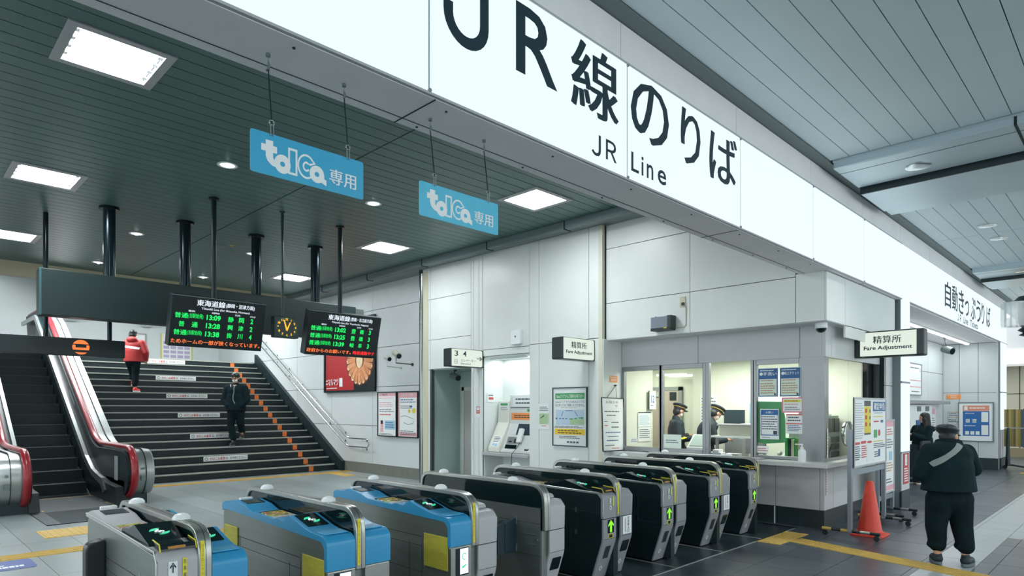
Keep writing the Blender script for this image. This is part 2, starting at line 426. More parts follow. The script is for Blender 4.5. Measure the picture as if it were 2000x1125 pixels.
# the beam that carries the long sign; fascia above it
bm_ = box('trim_6', -9, 2.88, 3.40, 22.3, 3.28, 4.9, M_BEAM, kind=S)
for x in (2.26, 6.03, 9.9): box('beam_joint', x, 2.88, 3.397, x+0.008, 3.284, 3.402, M_GAP, bm_)
box('edge_joint', -9, 3.20, 3.397, 11.7, 3.204, 3.402, M_GAP, bm_)
sc = MB()
for k in range(-4, 12):
    for y in (2.95, 3.24): sc.lathe([(0.008, 3.394), (0.008, 3.401)], (0.95*k+0.5, y, 0), 8)
obj('screw', sc, M_BLACK, bm_)
fas = box('trim_7', -9, 2.86, 4.29, 32, 2.885, 4.6, M_BEAM, kind=S)
for k in range(-4, 14):
    box('fascia_panel', 2.11+1.909*k+0.006, 2.852, 4.29, 2.11+1.909*(k+1)-0.006, 2.866, 4.57, M_BEAM, fas)

# left wall beside the stairs
wl = box('wall_left', 8.82, 11.25, 0, 9.1, 30, 4.9, M_GAP, kind=S)
zs = [0.25, 1.2, 2.16, 3.12, 4.06, 4.75]; ys = [11.30, 13.7, 15.7, 17.7, 19.7, 21.7, 23.7]
for a, b in zip(ys, ys[1:]):
    for c, d in zip(zs+[5.4] if a > 16.5 else zs, (zs+[5.4])[1:] if a > 16.5 else zs[1:]):
        box('wall_panel', 8.8, a+0.006, c+0.006, 8.83, b-0.006, d-0.006, M_WALL2, wl)
box('baseboard_left', 8.785, 11.3, 0, 8.83, 15.3, 0.25, M_BASE, kind=S)

# right wall with the door and machine recesses
XW = 8.5
wr = MB()
wr.box(XW+0.02, 10.98, 0, 9.0, 11.3, 4.9); wr.box(XW+0.02, 9.32, 0, 9.0, 9.58, 4.9); wr.box(XW+0.02, 6.40, 0, 9.0, 8.04, 4.9)
wr.box(XW+0.02, 9.58, 2.47, 9.0, 10.98, 4.9); wr.box(XW+0.02, 8.04, 2.65, 9.0, 9.32, 4.9)
wr = obj('wall_right', wr, M_GAP, kind=S)
def wp(y0, y1, z0, z1, m=M_WALL): box('wall_panel', XW, y0+0.005, z0+0.005, XW+0.03, y1-0.005, z1-0.005, m, wr)
Z5 = 4.72
for a, b in ((0, 2.46), (2.46, 3.1), (3.1, 3.97), (3.97, Z5)): wp(10.98, 11.25, a, b)
for a, b in ((2.47, 3.1), (3.1, 3.97), (3.97, Z5)): wp(9.66, 10.98, a, b)
wp(9.58, 9.66, 2.47, Z5); wp(9.58-0.0, 9.66, 0, 2.47)
for a, b in ((0, 2.76), (2.76, Z5)): wp(9.43, 9.58, a, b); wp(9.32, 9.43, a, b)
wp(8.05, 9.32, 2.65, 2.78); wp(8.05, 9.32, 2.78, Z5)
for a, b in ((0, 2.8), (2.8, Z5)): wp(7.81, 8.05, a, b); wp(6.68, 7.81, a, b); wp(6.40, 6.68, a, b)
box('trim_8', XW-0.012, 11.06, 0.0, XW+0.03, 11.22, 4.6, M_CREAM, kind=S)
obj('trim_9', MB().tube([(8.55, 11.33, 0), (8.55, 11.33, 4.66)], 0.075, 14), mat('pipe steel', '#8c9190', 0.22, 0.9), kind=S, smooth=True)
# cream upright at the wall's right end and the return wall
box('trim_10', XW-0.006, 6.395, 0, XW+0.06, 6.47, Z5, mat('upright', '#d0d0bd', 0.45), kind=S)
rt = box('wall_return', XW, 6.372, 0, 9.02, 6.40, 2.78, M_WALL, kind=S)
# door recess
dr = MB(); dr.box(9.30, 9.5, 0, 9.36, 11.6, 2.6); dr.box(9.0, 10.98, 0, 9.32, 11.0, 2.5); dr.box(9.0, 9.56, 0, 9.32, 9.58, 2.5); dr.box(8.53, 9.58, 2.45, 9.36, 10.98, 2.47)
dr.box(8.53, 10.94, 0, 9.3, 10.98, 2.47); dr.box(8.53, 9.58, 0, 9.3, 9.6, 2.47)
obj('wall_recess', dr, mat('recess paint', '#a9bdb8', 0.5), kind=S)
d1 = box('door_1', 9.24, 9.74, 0.02, 9.29, 10.72, 2.02, mat('door grey', '#a6a9a3', 0.5, noise=0.03), kind=S)
fr_ = MB(); fr_.box(9.22, 10.72, 0, 9.30, 10.80, 2.1); fr_.box(9.22, 9.66, 0, 9.30, 9.74, 2.1); fr_.box(9.22, 9.66, 2.02, 9.30, 10.80, 2.1)
obj('door_frame', fr_, mat('door frame', '#b9bdb8', 0.4), d1)
sl = MB()
for k in range(20): sl.box(9.232, 9.95, 0.32+0.045*k, 9.242, 10.16, 0.32+0.045*k+0.022)
obj('vent_slot', sl, M_BLACK, d1)
obj('door_handle', MB().lathe([(0.028, 9.22), (0.028, 9.24)], (0, 9.86, 1.12), 12, 'x').box(9.205, 9.82, 1.005, 9.225, 9.94, 1.03).box(9.22, 9.84, 0.98, 9.24, 9.88, 1.06), M_CHROME, d1)
box('trim_11', XW-0.01, 10.92, 0, XW+0.06, 10.985, 2.47, mat('dark door jamb', '#525b5a', 0.4, 0.5), kind=S)
# machine recess, lit from its own lamp
mr = MB(); mr.box(9.05, 8.0, 0, 9.1, 9.36, 2.7); mr.box(8.53, 9.3, 0, 9.06, 9.33, 2.7); mr.box(8.53, 8.03, 0, 9.06, 8.05, 2.7); mr.box(8.53, 8.04, 2.62, 9.06, 9.32, 2.65)
obj('wall_niche', mr, mat('niche white', '#dfe5e2', 0.45), kind=S)
area_lamp('niche_lamp', (8.78, 8.68, 2.6), 0.3, 1.0, 12)
lt = box('niche_light', 8.6, 8.2, 2.585, 8.75, 9.2, 2.62, mat('lamp body', '#dde2e2', 0.5)); tag(lt, 'slim white lamp at the top of the fare machine recess', 'lamp')
box('trim_12', 8.46, 8.06, 0.72, 9.05, 9.30, 0.78, M_LTPL, kind=S, bev=0.008)

# booth upper box and header, booth body
ub = MB(); ub.box(8.62, 2.95, 2.76, 12.0, 6.40, 3.41); ub.box(8.62, 3.28, 3.41, 12.0, 6.40, 4.9)
ub = obj('wall_booth', ub, M_GAP, kind=S)
def pb(a, b, m=M_WALL, nm='wall_panel', par=ub):
    g5 = 0.005; box(nm, a[0], a[1], a[2], b[0], b[1], b[2], m, par)
for y0, y1 in ((2.957, 3.32), (3.32, 4.86), (4.86, 6.36)):
    for z0, z1 in ((2.76, 3.37), (3.37, 4.27), (4.27, 4.72)):
        if y0 < 3.3 and z0 > 3.3: continue
        pb((8.6, y0+(0.005 if y0 > 3 else 0), z0+(0.005 if z0 > 3 else 0)), (8.625, y1-(0.005 if y1 < 6 else -0.035), z1-0.005 if not (y0 < 3 and z1 < 3.5) else 3.40))
for x0, x1 in ((8.6, 9.3), (9.3, 11.66)):
    pb((x0+(0.005 if x0 > 9 else 0), 2.93, 2.76 if x0 < 9 else 2.60), (x1-0.005, 2.955, 3.39))
pb((8.6, 2.93, 2.755), (11.66, 6.4, 2.765), M_BOOTH, 'soffit')
pb((8.6, 2.93, 2.60), (8.605, 2.935, 2.76)) if False else None
hd = obj('trim_13', MB().box(9.02, 3.12, 2.345, 9.12, 6.37, 2.75).box(9.02, 3.12, 2.345, 11.57, 3.2, 2.75), M_GAP, kind=S)
for y0, y1 in ((3.127, 3.42), (3.42, 4.95), (4.95, 6.37)): box('header_panel', 9.0, y0, 2.335, 9.03, y1-0.008, 2.757, M_BOOTH, hd)
for x0, x1 in ((9.0, 9.22), (9.22, 11.58)): box('header_panel', x0+(0.008 if x0 > 9.1 else 0), 3.08, 2.335, x1, 3.125, 2.757, M_BOOTH, hd)
# booth wall below the counter
bw = MB(); bw.box(9.02, 3.14, 0, 9.12, 6.37, 0.93); bw.box(9.02, 3.14, 0, 12.0, 3.22, 0.93)
bw = obj('wall_counter', bw, M_GAP, kind=S)
for y0, y1 in ((3.152, 3.75), (3.75, 5.05), (5.05, 6.37)): box('wall_panel', 9.0, y0+0.004, 0.27, 9.03, y1-0.004, 0.87, M_BOOTH, bw)
for x0, x1 in ((9.0, 9.35), (9.35, 10.6), (10.6, 11.4)): box('wall_panel', x0+0.004, 3.1, 0.27, x1-0.004, 3.15, 0.87, M_BOOTH, bw)
for x0, x1 in ((9.03, 9.9), (9.9, 11.72)): box('plinth_panel', x0, 3.11, 0.0, x1-0.004, 3.16, 0.265, M_DKBASE, bw)
for y0, y1 in ((3.125, 3.76), (3.77, 6.37)): box('plinth_panel', 9.008, y0, 0.0, 9.06, y1, 0.265, M_DKBASE, bw)
box('plinth_joint', 9.004, 3.757, 0.0, 9.03, 3.772, 0.26, M_WHITE, bw)
# gray wall between the booth glass and the lit pillar
wg = box('wall_gray', 11.4, 3.02, 0, 11.75, 3.3, 3.4, M_GAP, kind=S)
for z0, z1 in ((0.27, 0.9), (0.9, 2.0), (2.0, 2.75)): box('wall_panel', 11.40, 2.99, z0+0.004, 11.752, 3.03, z1-0.004, M_BOOTH, wg)

# counter top
ct = [(8.66, 2.95), (11.4, 2.95), (11.4, 3.24), (9.16, 3.24), (9.16, 6.37), (8.66, 6.37)]
c_ = obj('counter_top', MB().prism(rnd(ct, [0.03, 0.01, 0.01, 0.01, 0.01, 0.01], 3), 0.865, 0.92, 'z'), mat('counter', '#c9cdcb', 0.25, noise=0.03), base=(8.66, 2.95, 0.865), bev=0.008)
tag(c_, 'pale L-shaped counter top running round the ticket booth window', 'counter')

# windows of the booth
XF = 9.0; Z0, Z1 = 0.925, 2.335
wins = [(5.63, 6.33), (4.86, 5.59), (4.1, 4.78), (3.42, 4.04)]
for i, (y0, y1) in enumerate(wins):
    w = MB()
    top = 2.26 if i != 2 else 2.335; bt = 1.0 if i < 2 else 0.97
    if i == 2: bt = 0.93
    w.box(XF, y0-0.04, Z0, XF+0.07, y0+0.015, Z1); w.box(XF, y1-0.015, Z0, XF+0.07, y1+0.04, Z1)
    if i != 2: w.box(XF, y0, top, XF+0.07, y1, Z1); w.box(XF, y0, Z0, XF+0.07, y1, bt)
    fr = obj('window_%d' % (i+1), w, M_WINFRAME, kind=S, bev=0.004)
    box('pane', XF+0.03, y0, bt-0.005, XF+0.036, y1, top+0.005, M_GLASS, fr)
box('trim_14', XF-0.01, 3.12, 0.92, XF+0.12, 3.38, 2.335, M_WINFRAME, kind=S)
box('trim_15', XF-0.02, 3.09, 0.92, XF+0.14, 3.125, 2.335, M_WINFRAME, kind=S)
w5 = box('window_5', 9.14, 3.1, 0.92, 11.35, 3.14, 0.955, M_WINFRAME, kind=S)
for x0, x1 in ((9.14, 10.0), (10.004, 10.7), (10.704, 11.3)): box('pane', x0, 3.11, 0.95, x1, 3.116, 2.34, M_GLASS, w5)
box('side_post', 11.3, 3.08, 0.92, 11.4, 3.14, 2.34, mat('dark post', '#4c5558', 0.4, 0.5), w5)

# booth interior shell
it = mat('booth interior', '#dde2d2', 0.6, noise=0.02)
bi = MB(); bi.box(10.9, 3.2, 0, 10.95, 6.1, 2.7); bi.box(9.05, 6.37, 0, 9.96, 6.42, 2.7); bi.box(9.93, 6.4, 0, 9.97, 8.2, 2.7); bi.box(11.8, 5.5, 0, 11.86, 8.3, 2.7); bi.box(9.9, 8.2, 0, 11.86, 8.25, 2.7); bi.box(9.13, 3.21, 2.55, 11.9, 8.25, 2.6); bi.box(10.95, 6.05, 0, 11.8, 6.1, 2.7)
obj('wall_interior', bi, it, kind=S)
box('floor_booth', 9.0, 3.15, 0, 11.9, 8.25, 0.02, M_TILE[0], kind=S)
area_lamp('booth_lamp', (9.9, 4.6, 2.48), 0.8, 2.4, 75, (0.96, 1.0, 0.9))
area_lamp('booth_lamp', (10.9, 7.2, 2.48), 0.8, 0.8, 22, (0.96, 1.0, 0.9))
bl_ = box('booth_light', 9.75, 3.6, 2.5, 9.95, 4.95, 2.55, E('booth tube', '#f8fff0', 1.6)); tag(bl_, 'long white ceiling tube inside the booth by the glass', 'lamp')
for q, (x, y) in enumerate(((11.0, 6.35), (11.45, 6.35))):
    b2 = box('booth_light', x, y, 2.27, x+0.12, y+0.6, 2.31, E('booth tube', '#f8fff0', 1.6)); tag(b2, ('nearer' if q == 0 else 'farther')+' small ceiling tube in the corridor behind the officers', 'lamp', 'corridor tubes')
d2 = box('door_2', 11.75, 6.9, 0.02, 11.8, 7.65, 2.0, mat('booth door', '#b7aa9c', 0.5), kind=S)
box('door_frame', 11.74, 6.82, 0.0, 11.79, 6.9, 2.08, mat('booth jamb', '#8b938d', 0.4), d2); box('door_frame', 11.74, 6.82, 2.0, 11.79, 7.72, 2.08, mat('booth jamb', '#8b938d', 0.4), d2)
box('door_closer', 11.72, 7.35, 1.88, 11.76, 7.6, 1.94, M_LTPL, d2); box('door_sign', 11.735, 6.95, 1.8, 11.752, 7.1, 1.97, M_BLACK, d2)

# ticket machine bay beyond the lit pillar
bb = MB(); bb.box(12.2, 4.12, 0, 21.2, 4.3, 3.45); bb.box(12.2, 3.0, 0, 12.25, 4.2, 3.4); bb = obj('wall_bay', bb, M_GAP, kind=S)
for x0, x1 in ((12.25, 14.6), (14.6, 17.2), (17.2, 19.3), (19.3, 21.0)):
    for z0, z1 in ((0.3, 1.0), (1.0, 2.57), (2.57, 3.38)): box('wall_panel', x0+0.006, 4.1, z0+0.006, x1-0.006, 4.13, z1-0.006, M_WALL2, bb)
be = box('wall_end', 21.03, 2.95, 0, 21.2, 4.2, 3.45, M_GAP, kind=S)
for y0, y1 in ((2.87, 3.3), (3.3, 3.72), (3.72, 4.1)):
    for z0, z1 in ((0.3, 2.05), (2.05, 3.38)): box('wall_panel', 21.0, y0+0.005, z0+0.005, 21.04, y1-0.005, z1-0.005, M_WALL2, be)
box('baseboard_end', 20.98, 2.87, 0, 21.04, 4.1, 0.3, M_DKBASE, kind=S)
box('ceiling_bay', 12.25, 2.9, 3.385, 21.1, 4.2, 3.45, M_BEAM, kind=S)
area_lamp('bay_lamp', (17.6, 3.5, 3.30), 5.8, 0.08, 40)
bt_ = thing('strip_light', 'long fluorescent tube under the ceiling of the ticket machine bay', 'lamp', (17.6, 3.5, 3.385))
box('tube', 14.4, 3.47, 3.335, 20.8, 3.53, 3.36, E('bay tube', '#ffffff', 5.0), bt_); box('housing', 14.35, 3.45, 3.36, 20.85, 3.55, 3.385, M_WHITE, bt_)

# far end of the concourse
fw = box('wall_far', 27.0, -4, 0, 27.2, 4.5, 4.6, mat('far wall', '#c3bda9', 0.5), kind=S)
for y0 in (-1.4, 0.1, 1.6, 3.1): box('wall_joint', 26.99, y0, 0.3, 27.0, y0+0.02, 3.2, M_GAP, fw)
box('wall_joint', 26.99, -4, 2.1, 27.0, 4.5, 2.12, M_GAP, fw)
box('baseboard_far', 26.97, -4, 0, 27.01, 4.5, 0.3, mat('far base', '#8b7e62', 0.5), kind=S)
area_lamp('far_wall_lamp', (26.2, 2.0, 3.3), 0.6, 2.5, 25, (1.0, 0.93, 0.8))
ff = box('trim_16', 26.4, -4, 3.3, 26.99, 4.5, 4.6, M_BEAM, kind=S)

# upper hall beyond the stairs
up = MB(); up.box(-8, 20.65, 2.9, 9.1, 33, 3.06); obj('floor_upper', up, M_ITILE[0], kind=S)
box('ceiling_upper', -8, 17.2, 5.5, 9.4, 33, 5.7, mat('upper ceiling', '#c3cacb', 0.6), kind=S)
ub_ = MB(); ub_.box(0.5, 23.7, 3.06, 9.1, 23.9, 5.5); ub_.box(-8, 32, 3.06, 9.1, 32.2, 5.5)
obj('wall_back', ub_, M_WALL2, kind=S)
so = MB(); so.prism([(20.6, 5.5), (23.7, 4.4), (23.7, 4.7), (21.4, 5.5)], 3.7, 8.7, 'x'); obj('trim_17', so, mat('slanted soffit', '#9aa3a5', 0.6), kind=S)
rb = MB()
for x in (4.2, 6.3): rb.prism([(20.6, 5.42), (23.6, 4.32), (23.6, 4.45), (20.8, 5.52)], x, x+0.3, 'x')
obj('trim_18', rb, M_WALL, kind=S)
box('wall_upper_left', 0.2, 17.3, 4.0, 0.5, 24, 5.5, M_WALL2, kind=S) if False else None
# ------------------------------------------------------------------ stairs
ST = thing('staircase', 'wide dark stone staircase rising to the upper hall beside the escalator', 'staircase', (6.1, 15.3, 0))
RI, RU, YB, NS = 0.171, 0.30, 15.3, 18
for k in range(NS):
    y = YB+RU*k; z = RI*(k+1)
    s_ = box('step', 3.44, y, z-RI, 8.79, 20.66 if k == NS-1 else y+RU+0.01, z-0.004, M_STAIR, ST)
    box('nosing', 3.46, y-0.012, z-0.030, 8.65, y+0.045, z, M_NOSE, s_)
    o = MB(); o.box(7.93, y-0.006, z-RI+0.01, 8.05, y-0.001, z-0.032); o.box(7.95, y+0.048, z-0.004, 8.03, y+0.26, z-0.002)
    obj('direction_mark', o, M_ORANGE, s_)
    if k % 3 == 2:
        f = RX(5.55, y-0.0125, z-0.145); mb = MB(); f.rect(mb, 0, 0, 1.05, 0.115, 0, 0.003); n_ = obj('notice_strip', mb, M_PAPER, s_)
        t = MB(); text(t, f, 'は、おやめください。', 0.52, 0.025, 1.0, 0.09, 0.004, 0.02); f.ring(t, 0.07, 0.057, 0.035, 0.04, 0.026, 0.03, d=0.004); obj('print', t, M_TEXT, s_)
        t = MB(); text(t, f, 'かけこみ乗車', 0.15, 0.02, 0.5, 0.095, 0.004, 0.03); obj('print', t, M_RED, s_)
sk = MB(); sk.prism([(15.3, 0), (20.4, 2.80), (20.4, 0)], 3.44, 8.79, 'x'); obj('stair_core', sk, M_STAIR, ST)
sl = MB(); sl.prism([(15.0, 0), (15.3, 0), (20.42, 2.92), (20.42, 3.35), (15.12, 0.30), (15.0, 0.25)], 8.70, 8.795, 'x'); obj('side_stringer', sl, M_STAIR, ST)
# wall handrails
hr = thing('wall_handrail', 'double chrome handrail climbing the wall beside the stairs', 'handrail', (8.66, 13.7, 0.6))
for dz, nm in ((0.87, 'upper_rail'), (0.66, 'lower_rail')):
    y_b = 14.65
    p = [(8.66, 13.75, dz), (8.66, 14.0, dz), (8.66, y_b-0.1, dz), (8.66, y_b+0.1, dz+0.05), (8.66, 20.4, dz+0.565*(20.4-y_b))]
    obj(nm, MB().tube(p, 0.019, 10), M_CHROME, hr, smooth=True)
obj('end_loop', MB().tube([(8.66, 13.75, 0.87)]+[(8.66, 13.75-0.105*math.sin(a), 0.765+0.105*math.cos(a)) for a in [PI*q/8 for q in range(9)]], 0.019, 10), M_CHROME, hr, smooth=True)
for q in range(8):
    y = 13.95 if q == 0 else 14.65+0.8*(q-0.6)
    for dz in (0.87, 0.66):
        z = dz if y < 14.6 else dz+0.565*(y-14.65)
        obj('bracket', MB().tube([(8.66, y, z-0.015), (8.66, y, z-0.06), (8.80, y, z-0.06)], 0.008, 6).lathe([(0.03, 8.79), (0.03, 8.80)], (0, y, z-0.06), 10, 'x'), M_CHROME, hr)

# ------------------------------------------------------------------ escalators
SL = 0.60; YR = 14.45; SH = 0.85
def esc_path(yn, zt, y_rise, ztop=4.05, off=0.0, r=0.42):
    """outline of a balustrade: round newel, level run, slope, level top"""
    p = []
    R = r-off; cy, cz = yn+r, zt-r
    for q in range(0, 13):
        a = -PI/2-PI*q/12; p.append((cy+R*math.cos(a), cz-R*math.sin(a)*-1 if False else cz+R*math.sin(a)))
    z = zt-off; p.append((y_rise-0.35, z))
    for q in range(1, 6):
        t = q/6; y = y_rise-0.35+0.85*t; p.append((y, z+0.5*SL*(0.85*t)**2/0.85))
    y0 = y_rise+0.5; z0 = z+0.5*SL*0.85
    L = (ztop-zt)/SL; p.append((y0, z0)); p.append((y0+L-0.9, z0+(L-0.9)*SL)); p.append((y0+L+0.1, ztop-off+0.15)); p.append((y0+L+2.0, ztop-off+0.15))
    return p
ES = thing('escalator', 'dark escalator with red handrails climbing beside the stairs', 'escalator', (2.4, 12.0, 0))
def balustrade(x_rail, x_in, x_out, side):
    """x_rail: handrail line, x_in: inner panel face, x_out: outer edge of the steel deck"""
    P = esc_path(12.02, 0.97, YR)
    core = [(y, z) for y, z in esc_path(12.08, 0.955, YR, off=0.03)]
    body = core+[(21.5, 2.6), (18.2, 1.2), (14.6, 0.28), (12.7, 0.14)]
    a, b = sorted((x_rail, x_out))
    w = (b-a)
    obj('outer_deck', MB().prism(body, a+0.03 if side > 0 else a, (b if side > 0 else b-0.03), 'x'), mat('escalator steel', '#a8aeac', 0.36, 0.75, noise=0.05, scale=3, stretch=(1, 1.5, 1.5)), ES, smooth=True, bev=0.012)
    se = x_rail+side*0.19
    obj('deck_seam', MB().prism([(y, z) for y, z in esc_path(12.074, 0.961, YR, off=0.006)]+[(21.5, 2.6), (12.7, 0.2)], se, se+0.006, 'x'), M_GAP, ES)
    inner = [(y, z) for y, z in esc_path(12.10, 0.93, YR, off=0.03)]+[(21.5, 2.6), (18.2, 1.2), (14.6, 0.28), (12.7, 0.14)]
    c, d = sorted((x_in, x_rail-side*0.03))
    obj('inner_panel', MB().prism(inner, c, d, 'x'), mat('escalator panel', '#0f2023', 0.45), ES)
    obj('handrail', MB().tube([(x_rail, y, z+0.008) for y, z in P], 0.042, 10, rr=0.056), M_RUBBER, ES, smooth=True)
    # bright skirt moulding beside the steps
    xs = x_in-side*0.12
    sk = [(12.15, 0.20), (12.35, 0.40), (12.8, 0.46), (13.1, 0.52), (13.6, 0.74), (19.0, 0.74+0.6*5.4), (21, 0.74+0.6*5.4), (21, 0.64+0.6*5.4), (19.05, 0.62+0.6*5.4), (13.65, 0.62), (13.1, 0.40), (12.45, 0.28), (12.25, 0.14)]
    sk = [(y+SH, z) for y, z in sk]
    obj('skirt_moulding', MB().prism(sk, xs-0.03, xs+0.03, 'x'), mat('moulding', '#9fa6a6', 0.3, 0.8), ES)
    obj('skirt', MB().prism([(12.3, 0.01), (12.4, 0.30)]+[(y+SH, z) for y, z in ((12.4, 0.33), (13.1, 0.45), (13.6, 0.68), (19.0, 0.68+0.6*5.4), (19.0, 2.2), (13.3, 0.01))], *sorted((xs-side*0.0, x_in+side*0.02)), 'x'), mat('skirt black', '#122327', 0.35), ES)
    bx = sorted((x_in, x_out-side*0.06))
    obj('newel_base', MB().box(bx[0], 12.35, 0, bx[1], 13.9, 0.40), mat('newel base', '#263437', 0.4, 0.4), ES)
balustrade(3.11, 3.03, 3.44, 1)
balustrade(1.66, 1.74, 1.30, -1)
for x_, r_ in ((3.25, 1), (1.42, -1)):
    obj('key_switch', MB().lathe([(0.022, 12.055), (0.022, 12.10)], (x_, 0, 0.62), 12, 'y'), mat('switch plate', '#6d7a78', 0.3, 0.6), ES); box('key_plate', x_-0.035, 12.055, 0.42, x_+0.035, 12.10, 0.50, MATS['switch plate'], ES)
f = RY(3.027, 12.95, 0.38); mb = MB(); f.rect(mb, 0, 0, 0.22, 0.42, 0, 0.003); nt_ = obj('notice', mb, mat('grey notice', '#8d979a', 0.6), ES)
t = MB(); lines(t, f, 0.02, 0.03, 0.2, 0.36, 7); obj('print', t, M_TXT2, nt_)
f = RY(3.027, 16.6, 1.75); mb = MB(); f.poly(mb, [(0, 0), (0.5, -0.3), (0.5, 0.0), (0, 0.3)], 0, 0.003); obj('notice', mb, mat('grey notice', '#8d979a', 0.6), ES)
st_m = mat('escalator step', '#0f1f22', 0.45, 0.3, noise=0.1, scale=30); st_l = mat('step edge', '#1b2d31', 0.5)
for k in range(16):
    y = 13.95+0.355*k; z = max(0.0, 0.213*(k)); o = box('step', 1.89, y, z-0.2, 2.88, y+0.40, z+0.02 if k else 0.012, st_m, ES)
    box('step_edge', 1.89, y-0.003, z+0.008 if k else 0.0, 2.88, y+0.012, z+0.022 if k else 0.013, st_l, o)
box('landing_plate', 1.72, 10.88, 0.0, 3.05, 13.95, 0.012, mat('landing plate', '#1d2e31', 0.45, 0.5, noise=0.1, scale=40), ES)
cl = MB()
for q in range(26): cl.box(1.89, 10.92+0.05*q, 0.012, 2.88, 10.935+0.05*q, 0.014)
obj('plate_groove', cl, M_GAP, ES)
ym = MB(); ym.box(1.89, 13.93, 0.012, 2.88, 13.95, 0.016)
for s_ in (1.89, 2.86):
    for q in range(3): ym.box(s_, 12.3+0.4*q, 0.012, s_+0.02, 12.42+0.4*q, 0.016)
obj('yellow_edge', ym, M_TACT, ES)
obj('truss', MB().prism([(14.2, -0.01), (20.0, 3.3), (21, 3.3), (21, 2.9), (20.2, 2.9), (14.8, -0.01)], 1.88, 2.9, 'x'), M_BLACK, ES)
# next escalator: only its right balustrade end shows
E2 = thing('escalator', 'neighbouring escalator at the left edge, only its steel newel showing', 'escalator', (1.0, 12.0, 0))
body = [(y, z) for y, z in esc_path(12.08, 0.955, YR, off=0.012)]+[(21.5, 2.6), (18.2, 1.2), (14.6, 0.28), (12.7, 0.14)]
obj('outer_deck', MB().prism(body, 1.0, 1.285, 'x'), MATS['escalator steel'], E2, smooth=True, bev=0.012)
obj('handrail', MB().tube([(0.97, y, z) for y, z in esc_path(12.02, 0.97, YR)], 0.03, 10, rr=0.045), M_RUBBER, E2, smooth=True)
obj('inner_panel', MB().prism(body, 0.85, 0.94, 'x'), MATS['escalator panel'], E2)
obj('newel_base', MB().box(0.85, 12.35, 0, 1.28, 13.2, 0.35), MATS['newel base'], E2)

# ------------------------------------------------------------------ ceiling lamps
for q, (x, y) in enumerate(lamps):
    place = {0: 'nearest the long sign on the left', 1: 'second back on the left', 2: 'third back on the left, cut by the photo edge', 3: 'behind the right hanging sign', 4: 'over the right departure board', 5: 'behind the hanging clock'}.get(q, 'out in the far left bay, row %s' % 'abc'[q-6] if q > 5 else '')
    if q > 5: continue
    L = thing('ceiling_light', 'square recessed fluorescent ceiling light, ' + place, 'ceiling light', (x, y, 4.75), 'square ceiling lights of the inner hall')
    fr = MB()
    for a, b, c, d in ((-.405, -.405, .405, -.33), (-.405, .33, .405, .405), (-.405, -.33, -.33, .33), (.33, -.33, .405, .33)): fr.box(x+a, y+b, 4.738, x+c, y+d, 4.86)
    obj('frame', fr, M_LTPL, L)
    box('reflector', x-0.34, y-0.34, 4.85, x+0.34, y+0.34, 4.86, mat('reflector', '#f0f4f4', 0.4, emit='#eef4ff', es=2.5), L)
    tb = MB()
    for c in range(4): tb.tube([(x-0.32, y-0.24+0.16*c, 4.80), (x+0.32, y-0.24+0.16*c, 4.80)], 0.022, 8)
    tb = MB().box(x-0.315, y-0.315, 4.775, x+0.315, y+0.315, 4.78)
    obj('diffuser', tb, M_PANEL, L)
    cp = MB()
    for c in range(4):
        for e in (-1, 1): box('lamp_holder', x+e*0.325-0.03, y-0.26+0.16*c, 4.764, x+e*0.325+0.03, y-0.20+0.16*c, 4.775, M_LTPL, L)
for q, (x, y) in enumerate(((-3.9, 6.5), (-3.9, 10.5), (-3.9, 14.5))):
    area_lamp('hall_lamp', (x, y, 4.73), 0.66, 0.66, 130)
dls = [(3.21, 8.35, 'left of the first hanging sign'), (5.38, 8.35, 'just right of the left hanging sign'), (3.33, 12.78, 'between two thick posts of the dark board'), (3.41, 15.88, 'farthest left, by a thick post'), (5.56, 15.93, 'far back over the left departure board'), (5.41, 12.8, 'left of the third thick post')]
for x, y, w in dls:
    L = thing('downlight', 'small round ceiling downlight, ' + w, 'downlight', (x, y, 4.75), 'round downlights of the inner hall')
    obj('trim_ring', MB().lathe([(0.085, 4.755), (0.12, 4.75), (0.125, 4.742), (0.10, 4.738), (0.085, 4.745)], (x, y, 0), 24), M_WHITE, L, smooth=True)
    obj('lamp_disc', MB().lathe([(0.0, 4.741), (0.09, 4.742)], (x, y, 0), 20), E('small downlight', '#f2fbff', 1.6), L)
    obj('bulb', MB().lathe([(0.02, 4.74), (0.03, 4.725), (0.0, 4.715)], (x, y, 0), 12), M_DOWN, L)
sp = thing('ceiling_speaker', 'round flat loudspeaker in the ceiling behind a thin post', 'speaker', (4.68, 12.66, 4.75))
obj('grille', MB().lathe([(0.0, 4.735), (0.15, 4.737), (0.17, 4.75)], (4.68, 12.66, 0), 20), M_BAND, sp); obj('badge', MB().lathe([(0.0, 4.725), (0.05, 4.733)], (4.85, 12.4, 0), 12), M_TACT, sp)
for x, y, z, w in ((8.73, 1.95, 4.5, 'in the soffit of the near ceiling beam'), (12.77, 1.88, 4.6, 'nearer of the pair in the planked ceiling'), (13.87, 1.88, 4.6, 'farther of the pair in the planked ceiling'), (17.0, 1.9, 4.5, 'in the far ceiling beam at the right edge')):
    L = thing('downlight', 'recessed round downlight ' + w, 'downlight', (x, y, z), 'downlights of the outer concourse')
    obj('trim_ring', MB().lathe([(0.10, z), (0.135, z-0.002), (0.135, z-0.01), (0.11, z-0.012)], (x, y, 0), 24), M_CHROME, L, smooth=True)
    obj('lamp_disc', MB().lathe([(0.0, z-0.004), (0.10, z-0.004)], (x, y, 0), 20), E('outer downlight', '#f2fbff', 5.0 if z < 4.55 else 1.0), L)
    d = bpy.data.lights.new('downlight_lamp', 'SPOT'); d.energy = 90; d.spot_size = 1.9; d.spot_blend = 0.8; d.shadow_soft_size = 0.1
    o = bpy.data.objects.new('downlight_lamp', d); o.location = (x, y, z-0.03); COL.objects.link(o)

